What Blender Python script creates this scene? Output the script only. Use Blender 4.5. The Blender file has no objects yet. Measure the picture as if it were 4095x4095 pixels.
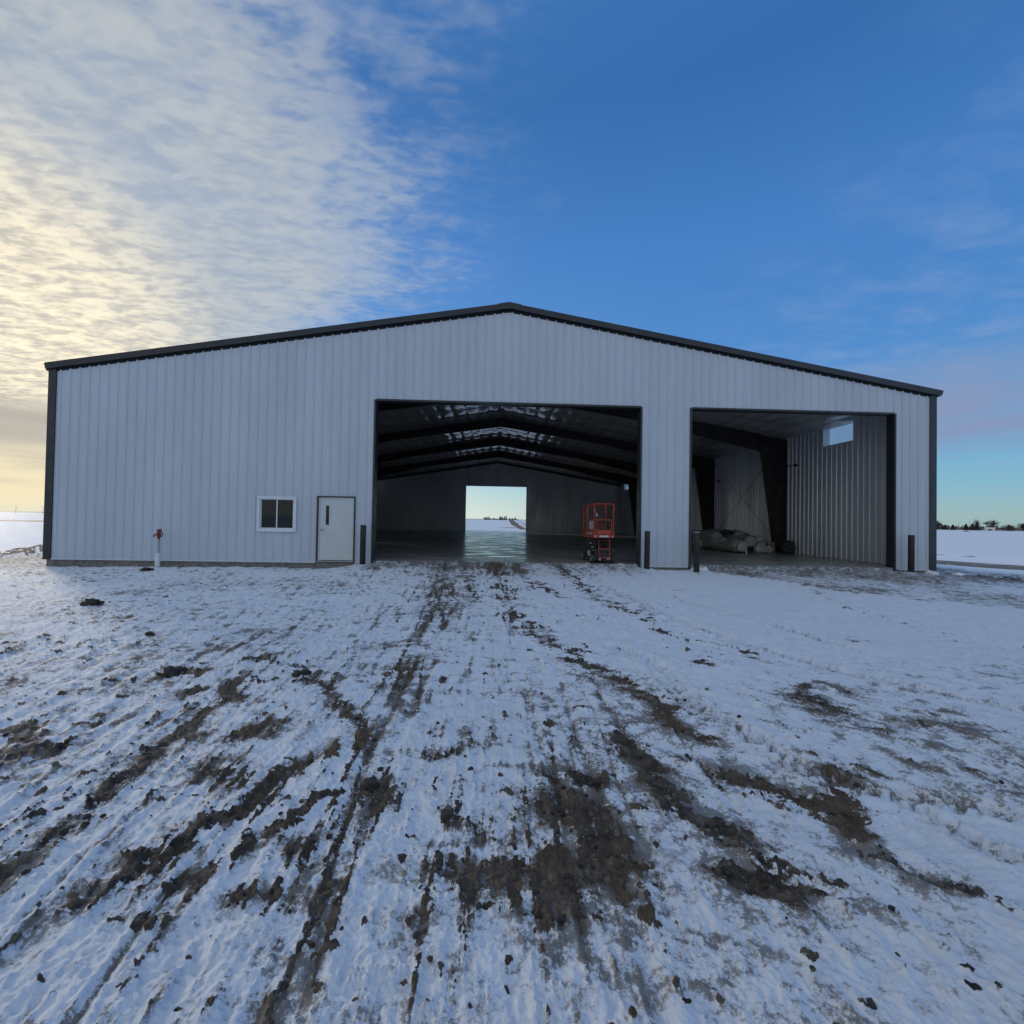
import bpy, math, random
import numpy as np
from mathutils import Vector, Matrix, Euler

R = math.radians
scene = bpy.context.scene
COL = scene.collection
random.seed(7)
RNG = np.random.default_rng(11)

# ------------------------------------------------------------------ camera
CX, CD, CZ = -0.5226, 15.6802, 1.5037
YAW, PITCH, ROLL = 0.0413, 0.0158, -0.0170
cam_data = bpy.data.cameras.new('camera')
cam = bpy.data.objects.new('camera', cam_data)
COL.objects.link(cam)
fx = Vector((math.sin(YAW), math.cos(YAW), 0)); rx = Vector((math.cos(YAW), -math.sin(YAW), 0)); up = Vector((0, 0, 1))
fwd = fx * math.cos(PITCH) + up * math.sin(PITCH)
uu = up * math.cos(PITCH) - fx * math.sin(PITCH)
r2 = rx * math.cos(ROLL) - uu * math.sin(ROLL)
u2 = uu * math.cos(ROLL) + rx * math.sin(ROLL)
mw = Matrix((r2, u2, -fwd)).transposed().to_4x4()
mw.translation = Vector((CX, -CD, CZ))
cam.matrix_world = mw
cam_data.sensor_width = 36.0
cam_data.lens = 36.0 * 1825.67 / 4095.0
cam_data.clip_start = 0.05
cam_data.clip_end = 9000.0
scene.camera = cam

# ------------------------------------------------------------------ light and sky
SUN_AZ, SUN_EL = R(-48.0), R(14.0)          # azimuth clockwise from +Y
SUN_DIR = Vector((math.sin(SUN_AZ) * math.cos(SUN_EL), math.cos(SUN_AZ) * math.cos(SUN_EL), math.sin(SUN_EL)))
sun_data = bpy.data.lights.new('sun', 'SUN')
sun_data.energy = 0.8
sun_data.angle = R(7.0)
sun_data.color = (1.0, 0.89, 0.75)
sun = bpy.data.objects.new('sun', sun_data)
sun.rotation_euler = (-SUN_DIR).to_track_quat('-Z', 'Y').to_euler()
sun.location = (-60, 60, 40)
COL.objects.link(sun)

scene.view_settings.view_transform = 'Standard'
scene.view_settings.look = 'None'
scene.view_settings.gamma = 1.0
scene.view_settings.exposure = 0.55
SKY_STRENGTH = 0.10


class NT:
    """small helper to write node trees as expressions"""
    def __init__(self, tree):
        self.t = tree
        self.n = tree.nodes
        self.l = tree.links

    def node(self, typ, **kw):
        nd = self.n.new(typ)
        for k, v in kw.items():
            setattr(nd, k, v)
        return nd

    def put(self, sock, v):
        if isinstance(v, bpy.types.NodeSocket):
            self.l.new(v, sock)
        elif v is not None:
            if isinstance(v, (tuple, list)) and len(v) == 3 and sock.type == 'RGBA':
                v = (*v, 1.0)
            sock.default_value = v

    def m(self, op, a, b=None, c=None, clamp=False):
        nd = self.node('ShaderNodeMath', operation=op, use_clamp=clamp)
        self.put(nd.inputs[0], a)
        self.put(nd.inputs[1], b)
        self.put(nd.inputs[2], c)
        return nd.outputs[0]

    def step(self, v, lo, hi, a=0.0, b=1.0):
        nd = self.node('ShaderNodeMapRange', interpolation_type='SMOOTHSTEP')
        self.put(nd.inputs[0], v)
        self.put(nd.inputs[1], lo)
        self.put(nd.inputs[2], hi)
        self.put(nd.inputs[3], a)
        self.put(nd.inputs[4], b)
        return nd.outputs[0]

    def mix(self, f, a, b, blend='MIX'):
        nd = self.node('ShaderNodeMix', data_type='RGBA', blend_type=blend)
        self.put(nd.inputs[0], f)
        self.put(nd.inputs[6], a)
        self.put(nd.inputs[7], b)
        return nd.outputs[2]

    def noise(self, vec, scale, detail=2.0, rough=0.5, dist=0.0, lac=2.0):
        nd = self.node('ShaderNodeTexNoise')
        self.put(nd.inputs['Vector'], vec)
        nd.inputs['Scale'].default_value = scale
        nd.inputs['Detail'].default_value = detail
        nd.inputs['Roughness'].default_value = rough
        nd.inputs['Distortion'].default_value = dist
        nd.inputs['Lacunarity'].default_value = lac
        return nd.outputs[0]

    def vec(self, x, y, z=0.0):
        nd = self.node('ShaderNodeCombineXYZ')
        self.put(nd.inputs[0], x)
        self.put(nd.inputs[1], y)
        self.put(nd.inputs[2], z)
        return nd.outputs[0]

    def scale(self, v, s):
        nd = self.node('ShaderNodeVectorMath', operation='MULTIPLY')
        self.put(nd.inputs[0], v)
        nd.inputs[1].default_value = s
        return nd.outputs[0]

    def sep(self, v):
        nd = self.node('ShaderNodeSeparateXYZ')
        self.put(nd.inputs[0], v)
        return nd.outputs

    def bump(self, h, strength, dist=0.02, normal=None):
        nd = self.node('ShaderNodeBump')
        nd.inputs['Strength'].default_value = strength
        nd.inputs['Distance'].default_value = dist
        self.put(nd.inputs['Height'], h)
        if normal is not None:
            self.put(nd.inputs['Normal'], normal)
        return nd.outputs[0]


world = bpy.data.worlds.new("World")
scene.world = world
world.use_nodes = True
wt = NT(world.node_tree)
for nd in list(wt.n):
    wt.n.remove(nd)
w_out = wt.node('ShaderNodeOutputWorld')
w_bg = wt.node('ShaderNodeBackground')
wt.l.new(w_bg.outputs[0], w_out.inputs[0])
sky = wt.node('ShaderNodeTexSky', sky_type='NISHITA')
sky.sun_disc = False
sky.sun_elevation = SUN_EL
sky.sun_rotation = SUN_AZ
sky.altitude = 300
sky.air_density = 1.0
sky.dust_density = 0.6
sky.ozone_density = 2.0
hs = wt.node('ShaderNodeHueSaturation')
hs.inputs['Saturation'].default_value = 1.12
hs.inputs['Value'].default_value = 1.0
wt.l.new(sky.outputs[0], hs.inputs['Color'])
tc = wt.node('ShaderNodeTexCoord')
nrm = wt.node('ShaderNodeVectorMath', operation='NORMALIZE')
wt.l.new(tc.outputs['Generated'], nrm.inputs[0])
dvec = nrm.outputs[0]
dx, dy, dz = wt.sep(dvec)
zc = wt.m('ADD', wt.m('MAXIMUM', dz, 0.0), 0.06)
px = wt.m('DIVIDE', dx, zc)
py = wt.m('DIVIDE', dy, zc)
# closeness to the sun
dot = wt.node('ShaderNodeVectorMath', operation='DOT_PRODUCT')
wt.l.new(dvec, dot.inputs[0])
dot.inputs[1].default_value = SUN_DIR
sunny = wt.step(dot.outputs['Value'], 0.945, 1.0)
# edge of the altocumulus sheet that covers the left of the sky
yy = wt.m('MAXIMUM', wt.m('SUBTRACT', py, 1.35), 0.0)
ahead = wt.m('MULTIPLY', wt.m('MAXIMUM', wt.m('SUBTRACT', 0.75, py), 0.0), 0.8)  # carries the sheet unseen overhead, added for more white fill light
xb = wt.m('SUBTRACT', wt.m('ADD', -0.22, ahead), wt.m('MULTIPLY', wt.m('MULTIPLY', yy, yy), 0.8))
pl = wt.vec(px, py)
edge_n = wt.noise(pl, 2.2, 4, 0.6)
edge = wt.m('ADD', wt.m('SUBTRACT', xb, px), wt.m('MULTIPLY', wt.m('SUBTRACT', edge_n, 0.5), 0.8))
cov = wt.step(edge, -0.42, 0.60)
rot = wt.node('ShaderNodeMapping')
rot.inputs['Rotation'].default_value = (0, 0, R(-20))
rot.inputs['Scale'].default_value = (7.5, 14.0, 1)
wt.l.new(pl, rot.inputs['Vector'])
puff = wt.noise(rot.outputs[0], 1.0, 4.5, 0.55, 0.4)
fine = wt.noise(rot.outputs[0], 2.7, 2.5, 0.5, 0.3)
big = wt.noise(pl, 1.1, 3, 0.55)
tex = wt.m('ADD', wt.m('MULTIPLY', puff, 0.65), wt.m('MULTIPLY', fine, 0.35))
# near the edge only the thick puffs survive, further in the sheet closes up
thr = wt.m('SUBTRACT', 0.60, wt.m('MULTIPLY', cov, 0.40))
cl_a = wt.step(tex, wt.m('SUBTRACT', thr, 0.16), wt.m('ADD', thr, 0.20))
cl_a = wt.m('MULTIPLY', cl_a, wt.m('MULTIPLY', cov, wt.m('ADD', 0.62, wt.m('MULTIPLY', big, 0.5)), clamp=True), clamp=True)
tone = wt.step(tex, 0.36, 0.62)
cl_dark = wt.mix(sunny, (0.275, 0.315, 0.36), (0.40, 0.375, 0.33))
cl_lit = wt.mix(sunny, (0.375, 0.395, 0.395), (0.78, 0.69, 0.51))
cl_col = wt.mix(tone, cl_dark, cl_lit)
# faint cirrus right, low veil above the right horizon
rot2 = wt.node('ShaderNodeMapping')
rot2.inputs['Rotation'].default_value = (0, 0, R(35))
rot2.inputs['Scale'].default_value = (3.6, 5.0, 1)
wt.l.new(pl, rot2.inputs['Vector'])
cir = wt.step(wt.noise(rot2.outputs[0], 1.0, 6, 0.62, 0.3), 0.40, 0.80)
cir_m = wt.step(wt.m('ADD', px, wt.m('MULTIPLY', py, -0.15)), 0.35, 1.5)
cir_a = wt.m('MULTIPLY', wt.m('MULTIPLY', cir, cir_m), 0.42)
veil = wt.m('MULTIPLY', wt.step(dz, 0.10, 0.16), wt.step(dz, 0.30, 0.20))
veil_a = wt.m('MULTIPLY', wt.m('MULTIPLY', veil, wt.step(dx, 0.45, 0.75)), wt.step(wt.noise(wt.scale(dvec, (3, 3, 14)), 1.0, 3, 0.5), 0.35, 0.6, 0.45, 1.0))
# low grey bars across the yellow left horizon
bars = wt.step(wt.noise(wt.scale(dvec, (2.2, 2.2, 30)), 1.0, 3, 0.5), 0.42, 0.66)
bars_a = wt.m('MULTIPLY', wt.m('MULTIPLY', bars, wt.m('MULTIPLY', wt.step(dz, 0.015, 0.05), wt.step(dz, 0.26, 0.12))), wt.step(dx, -0.25, -0.6))
nish = wt.mix(SKY_STRENGTH, (0, 0, 0), hs.outputs[0])
# clear winter air: deep blue high up, cyan low down, paler towards the sun
ramp = wt.node('ShaderNodeValToRGB')
stops = [(0.0, (0.205, 0.325, 0.340)), (0.07, (0.115, 0.305, 0.430)), (0.16, (0.082, 0.250, 0.460)), (0.30, (0.050, 0.182, 0.445)), (0.50, (0.038, 0.152, 0.415)), (0.68, (0.020, 0.105, 0.310)), (0.80, (0.030, 0.125, 0.345)), (1.0, (0.10, 0.27, 0.62))]  # unseen zenith stops brightened as added fill on snow and facade
while len(ramp.color_ramp.elements) < len(stops):
    ramp.color_ramp.elements.new(0.5)
for el, (ps, cc) in zip(ramp.color_ramp.elements, stops):
    el.position = ps
    el.color = (*cc, 1)
wt.l.new(dz, ramp.inputs[0])
base = wt.mix(0.78, nish, ramp.outputs[0])
sky_fill = wt.step(dy, 0.15, -0.45, 1.0, 1.75)          # added fill: unseen sky behind the camera brightened for facade and snow
base = wt.mix(1.0, base, wt.vec(sky_fill, sky_fill, sky_fill), 'MULTIPLY')
pale = wt.m('MULTIPLY', wt.step(dot.outputs['Value'], 0.25, 0.95), wt.m('POWER', 2.718, wt.m('MULTIPLY', wt.m('MAXIMUM', dz, 0.0), -11.0)))
base = wt.mix(pale, base, (0.54, 0.61, 0.57))
glow = wt.m('MULTIPLY', wt.step(dot.outputs['Value'], 0.93, 1.0), 0.8)
glow_c = wt.mix(wt.step(dz, 0.02, 0.20), (0.62, 0.47, 0.235), (0.68, 0.62, 0.47))
base = wt.mix(glow, base, glow_c)
c1 = wt.mix(cir_a, base, (0.20, 0.27, 0.42))
c2 = wt.mix(veil_a, c1, (0.17, 0.21, 0.33))
c3 = wt.mix(cl_a, c2, cl_col)
band = wt.m('MULTIPLY', wt.step(dz, 0.085, 0.115), wt.step(dz, 0.175, 0.145))
band = wt.m('MULTIPLY', wt.m('MULTIPLY', band, wt.step(dx, -0.45, -0.62)), wt.step(wt.noise(wt.scale(dvec, (2.5, 2.5, 16)), 1.3, 3, 0.5), 0.30, 0.55, 0.35, 0.85))
c3 = wt.mix(band, c3, (0.335, 0.305, 0.275))
c4 = wt.mix(wt.m('MULTIPLY', bars_a, 0.55), c3, (0.30, 0.28, 0.25))
wt.l.new(c4, w_bg.inputs['Color'])
w_bg.inputs['Strength'].default_value = 1.0


# ------------------------------------------------------------------ materials
def mat(name, color, rough=0.6, metal=0.0, spec=0.5, var=0.0, vscale=6.0, bump=0.0, bscale=40.0, stretch=(1, 1, 1), color2=None):
    m = bpy.data.materials.new(name)
    m.use_nodes = True
    t = NT(m.node_tree)
    b = t.n['Principled BSDF']
    b.inputs['Roughness'].default_value = rough
    b.inputs['Metallic'].default_value = metal
    b.inputs['Specular IOR Level'].default_value = spec
    tcn = t.node('ShaderNodeTexCoord')
    v = t.scale(tcn.outputs['Object'], stretch)
    if var > 0:
        n = t.noise(v, vscale, 5, 0.6)
        c2 = color2 if color2 else tuple(max(0.0, c * (1 - var)) for c in color)
        c1 = color if color2 else tuple(min(1.0, c * (1 + var * 0.6)) for c in color)
        f = t.step(n, 0.3, 0.7)
        t.l.new(t.mix(f, c1, c2), b.inputs['Base Color'])
        t.l.new(t.step(n, 0.25, 0.75, max(0.02, rough - 0.08), min(1, rough + 0.1)), b.inputs['Roughness'])
    else:
        b.inputs['Base Color'].default_value = (*color, 1)
    if bump > 0:
        t.l.new(t.bump(t.noise(v, bscale, 4, 0.6), bump, 0.02), b.inputs['Normal'])
    return m


M = {}
M['siding'] = mat('white_painted_siding', (0.515, 0.55, 0.605), 0.40, spec=0.45, var=0.06, vscale=0.7, stretch=(1, 1, 0.25), bump=0.10, bscale=1.7)
M['liner'] = mat('interior_wall_sheet', (0.66, 0.68, 0.70), 0.36, metal=0.28, spec=0.5, var=0.08, vscale=1.2, stretch=(1, 1, 0.2), bump=0.08, bscale=3.0)
M['trim'] = mat('charcoal_trim', (0.022, 0.024, 0.029), 0.38, var=0.15, vscale=2)
M['rake_shadow'] = mat('rake_shadow_black', (0.008, 0.009, 0.012), 0.9)  # near-black stands for the shade below the rake trim
M['roofmetal'] = mat('charcoal_roof_sheet', (0.045, 0.048, 0.052), 0.4, var=0.1, vscale=1)
M['base_trim'] = mat('white_base_trim', (0.62, 0.64, 0.65), 0.4)
M['concrete'] = mat('foundation_concrete', (0.20, 0.19, 0.17), 0.85, var=0.35, vscale=5, bump=0.4, bscale=30)
M['primer'] = mat('dark_red_oxide_primer', (0.030, 0.022, 0.021), 0.55, var=0.3, vscale=3)
M['bollard'] = mat('rusty_brown_pipe', (0.030, 0.023, 0.021), 0.7, var=0.5, vscale=7, bump=0.2, bscale=50)
M['door'] = mat('grey_white_door_paint', (0.56, 0.585, 0.575), 0.4, var=0.04, vscale=2)
M['vinyl'] = mat('white_window_vinyl', (0.70, 0.72, 0.75), 0.4, var=0.03, vscale=3)
M['steel'] = mat('brushed_steel', (0.45, 0.45, 0.46), 0.3, metal=0.9)
M['galv'] = mat('galvanised_pipe', (0.28, 0.31, 0.32), 0.45, metal=0.5, var=0.2, vscale=20)
M['pvc'] = mat('white_pvc', (0.66, 0.67, 0.66), 0.5, var=0.12, vscale=9)
M['red'] = mat('red_hydrant_paint', (0.20, 0.012, 0.014), 0.45, var=0.4, vscale=25)
M['orange'] = mat('orange_red_lift_paint', (0.44, 0.050, 0.025), 0.42, var=0.45, vscale=10)
M['black'] = mat('black_machine_paint', (0.022, 0.023, 0.025), 0.45, var=0.3, vscale=9)
M['rubber'] = mat('grey_solid_tyre_rubber', (0.05, 0.05, 0.05), 0.8, var=0.3, vscale=14)
M['rim'] = mat('pale_wheel_rim', (0.55, 0.56, 0.57), 0.5, var=0.15, vscale=14)
M['decal'] = mat('white_decal', (0.62, 0.58, 0.60), 0.5, var=0.1, vscale=30)
M['plastic'] = mat('dark_grey_plastic', (0.03, 0.03, 0.034), 0.5)
M['bag'] = mat('olive_insulation_wrap', (0.41, 0.40, 0.365), 0.42, var=0.35, vscale=6, bump=1.0, bscale=10, color2=(0.20, 0.19, 0.165))
M['bag_pale'] = mat('pale_insulation_facing', (0.50, 0.48, 0.43), 0.5, var=0.3, vscale=7, bump=0.4, bscale=12)
M['bag_dark'] = mat('dark_plastic_sheet', (0.035, 0.035, 0.033), 0.4, var=0.3, vscale=6, bump=0.4, bscale=10)
M['net'] = mat('dark_bundled_netting', (0.045, 0.045, 0.046), 0.7, var=0.5, vscale=12, bump=0.7, bscale=30)
M['cardboard'] = mat('tan_cardboard', (0.22, 0.17, 0.115), 0.8, var=0.15, vscale=6)
M['paint_white'] = mat('white_marker_paint', (0.75, 0.75, 0.72), 0.6)
M['cable'] = mat('steel_brace_cable', (0.06, 0.06, 0.06), 0.5, metal=0.4)
M['mud'] = mat('frozen_mud', (0.045, 0.036, 0.030), 0.9, var=0.5, vscale=16, bump=0.7, bscale=40)
M['snowlump'] = mat('snow_lump', (0.80, 0.82, 0.84), 0.7, var=0.05, vscale=7, bump=0.4, bscale=20)
M['spruce'] = mat('dark_spruce_needles', (0.018, 0.026, 0.020), 0.9, var=0.5, vscale=0.8)
M['bark'] = mat('grey_brown_bark', (0.06, 0.048, 0.042), 0.9, var=0.3, vscale=2)
M['twig'] = mat('grey_twigs', (0.085, 0.072, 0.066), 0.9, var=0.3, vscale=1)
M['shed'] = mat('pale_shed_sheet', (0.55, 0.55, 0.56), 0.6, var=0.05)
M['polewood'] = mat('weathered_pole_wood', (0.11, 0.09, 0.075), 0.85, var=0.2)


def road_material():
    m = bpy.data.materials.new('frozen_gravel')
    m.use_nodes = True
    t = NT(m.node_tree)
    b = t.n['Principled BSDF']
    co = t.node('ShaderNodeTexCoord').outputs['Object']
    n = t.noise(co, 0.9, 6, 0.65)
    n2 = t.noise(co, 7.0, 3, 0.6)
    c = t.mix(n2, (0.13, 0.115, 0.10), (0.24, 0.215, 0.19))
    yy_ = t.sep(co)[1]
    drift = t.step(yy_, 60.0, 150.0, 0.0, 0.30)
    c = t.mix(t.step(t.m('ADD', n, drift), 0.55, 0.72, 0, 0.8), c, (0.68, 0.69, 0.70))
    t.l.new(c, b.inputs['Base Color'])
    b.inputs['Roughness'].default_value = 0.9
    t.l.new(t.bump(n2, 0.5, 0.03), b.inputs['Normal'])
    return m


def floor_material():
    m = bpy.data.materials.new('sealed_concrete_floor')
    m.use_nodes = True
    t = NT(m.node_tree)
    b = t.n['Principled BSDF']
    co = t.node('ShaderNodeTexCoord').outputs['Object']
    n = t.noise(co, 0.55, 6, 0.65, 0.4)
    n2 = t.noise(t.scale(co, (0.5, 1.6, 1)), 1.3, 4, 0.6, 0.5)
    c = t.mix(t.step(n, 0.3, 0.7), (0.25, 0.24, 0.22), (0.34, 0.33, 0.305))
    x, y, z = t.sep(co)

    def line(v, at, w=0.012):
        return t.m('LESS_THAN', t.m('ABSOLUTE', t.m('SUBTRACT', v, at)), w)
    j = line(x, -0.05)
    for xx in (9.6, -9.6):
        j = t.m('MAXIMUM', j, line(x, xx))
    for k in range(1, 5):
        j = t.m('MAXIMUM', j, line(y, 7.924 * k + 0.3))
    c = t.mix(j, c, (0.012, 0.012, 0.012))
    # dirt dragged in at the doorways
    d = t.m('MULTIPLY', t.step(y, 3.0, 0.0), t.step(t.noise(co, 2.0, 6, 0.7), 0.42, 0.6))
    c = t.mix(t.m('MULTIPLY', d, 0.6), c, (0.22, 0.21, 0.20))
    t.l.new(c, b.inputs['Base Color'])
    wet = t.step(n2, 0.36, 0.58)
    rr = t.m('ADD', 0.12, t.m('MULTIPLY', wet, 0.22))
    t.l.new(t.m('MAXIMUM', rr, t.m('MULTIPLY', d, 0.7)), b.inputs['Roughness'])
    t.l.new(t.m('ADD', 0.25, t.m('MULTIPLY', wet, -0.1)), b.inputs['Specular IOR Level'])
    h = t.m('ADD', t.noise(co, 1.4, 3, 0.5), t.m('MULTIPLY', t.noise(co, 9.0, 3, 0.5), 0.12))
    t.l.new(t.bump(h, 0.30, 0.02), b.inputs['Normal'])
    return m


def ceiling_material():
    m = bpy.data.materials.new('white_vinyl_insulation')
    m.use_nodes = True
    t = NT(m.node_tree)
    b = t.n['Principled BSDF']
    co = t.node('ShaderNodeTexCoord').outputs['Object']
    n = t.noise(t.scale(co, (1, 0.25, 1)), 2.0, 4, 0.6)
    t.l.new(t.mix(n, (0.42, 0.42, 0.41), (0.56, 0.56, 0.55)), b.inputs['Base Color'])
    b.inputs['Roughness'].default_value = 0.11
    b.inputs['Specular IOR Level'].default_value = 0.75
    t.l.new(t.bump(n, 0.25, 0.03), b.inputs['Normal'])
    return m


def glass_material(name, tint, refl):
    m = bpy.data.materials.new(name)
    m.use_nodes = True
    t = NT(m.node_tree)
    for nd in list(t.n):
        t.n.remove(nd)
    out = t.node('ShaderNodeOutputMaterial')
    tr = t.node('ShaderNodeBsdfTransparent')
    tr.inputs['Color'].default_value = (*tint, 1)
    gl = t.node('ShaderNodeBsdfGlossy')
    gl.inputs['Roughness'].default_value = 0.02
    co = t.node('ShaderNodeTexCoord').outputs['Object']
    t.l.new(t.bump(t.noise(co, 1.5, 2, 0.5), 0.06, 0.02), gl.inputs['Normal'])
    lw = t.node('ShaderNodeLayerWeight')
    fr = t.m('ADD', refl, t.m('MULTIPLY', t.m('POWER', lw.outputs['Facing'], 4.0), 0.8), clamp=True)
    mx = t.node('ShaderNodeMixShader')
    t.l.new(fr, mx.inputs[0])
    t.l.new(tr.outputs[0], mx.inputs[1])
    t.l.new(gl.outputs[0], mx.inputs[2])
    t.l.new(mx.outputs[0], out.inputs[0])
    return m


def ground_material():
    m = bpy.data.materials.new('snow_over_frozen_mud')
    m.use_nodes = True
    t = NT(m.node_tree)
    b = t.n['Principled BSDF']
    co = t.node('ShaderNodeTexCoord').outputs['Object']
    at = t.node('ShaderNodeAttribute', attribute_name='ground_mix')
    sp = t.node('ShaderNodeSeparateColor')
    t.l.new(at.outputs['Color'], sp.inputs[0])
    mud, ice, stub = sp.outputs[0], sp.outputs[1], sp.outputs[2]
    thin = at.outputs['Alpha']
    nf = t.noise(co, 34.0, 6, 0.80)
    nm = t.noise(co, 7.0, 6, 0.72)
    nl = t.noise(co, 0.35, 5, 0.6)
    # snow
    snow = t.mix(t.step(nm, 0.35, 0.75), (0.79, 0.82, 0.87), (0.70, 0.73, 0.785))
    # thin dirty snow: soil showing through in fine flecks; far out, weaker sun painted in
    fl_n = t.m('ADD', t.m('ADD', t.m('MULTIPLY', nf, 0.5), t.m('MULTIPLY', nm, 0.5)), t.m('MULTIPLY', t.m('SUBTRACT', thin, 0.5), 0.30))
    fleck = t.m('MULTIPLY', t.step(fl_n, 0.52, 0.60), t.m('ADD', 0.45, t.m('MULTIPLY', thin, 0.5)))
    soil = t.mix(nf, (0.09, 0.072, 0.058), (0.19, 0.155, 0.12))
    snow = t.mix(fleck, snow, soil)
    # ice / packed grey slush
    icec = t.mix(nm, (0.15, 0.15, 0.155), (0.40, 0.42, 0.45))
    ice_f = t.step(t.m('ADD', ice, t.m('MULTIPLY', t.m('SUBTRACT', nm, 0.5), 0.9)), 0.30, 0.55)
    c = t.mix(t.m('MULTIPLY', ice_f, 0.8), snow, icec)
    # mud
    mudc = t.mix(t.step(nm, 0.3, 0.7), (0.026, 0.022, 0.019), (0.155, 0.125, 0.098))
    mudc = t.mix(t.step(nf, 0.56, 0.66, 0, 0.55), mudc, (0.42, 0.42, 0.43))
    mudc = t.mix(t.step(nl, 0.45, 0.62, 0, 0.65), mudc, (0.125, 0.088, 0.056))
    mud_f = t.step(t.m('ADD', mud, t.m('ADD', t.m('MULTIPLY', t.m('SUBTRACT', nf, 0.5), 2.1), t.m('MULTIPLY', t.m('SUBTRACT', nm, 0.5), 1.1))), 0.40, 0.60)
    mud_f = t.m('MULTIPLY', mud_f, t.step(mud, 0.03, 0.12))
    c = t.mix(mud_f, c, mudc)
    # dead grass and stubble in the fields
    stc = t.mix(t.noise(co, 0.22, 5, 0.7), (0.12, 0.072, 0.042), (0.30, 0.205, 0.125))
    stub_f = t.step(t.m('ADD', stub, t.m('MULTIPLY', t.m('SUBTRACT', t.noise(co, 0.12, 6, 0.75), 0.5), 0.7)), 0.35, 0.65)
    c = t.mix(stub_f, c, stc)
    t.l.new(c, b.inputs['Base Color'])
    ro = t.m('SUBTRACT', 0.65, t.m('MULTIPLY', t.m('MULTIPLY', ice_f, t.m('SUBTRACT', 1.0, mud_f)), 0.30))
    t.l.new(t.m('ADD', ro, t.m('MULTIPLY', mud_f, 0.1)), b.inputs['Roughness'])
    t.l.new(t.m('ADD', 0.08, t.m('MULTIPLY', ice_f, 0.25)), b.inputs['Specular IOR Level'])
    h = t.m('ADD', t.m('MULTIPLY', nf, 0.60), nm)
    t.l.new(t.bump(h, 0.70, 0.03), b.inputs['Normal'])
    return m


M['road'] = road_material()
M['floor'] = floor_material()
M['ceiling'] = ceiling_material()
M['glass'] = glass_material('clear_glass', (0.86, 0.90, 0.91), 0.05)
M['dark_glass'] = glass_material('tinted_window_glass', (0.045, 0.055, 0.065), 0.05)
M['ground'] = ground_material()


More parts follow.
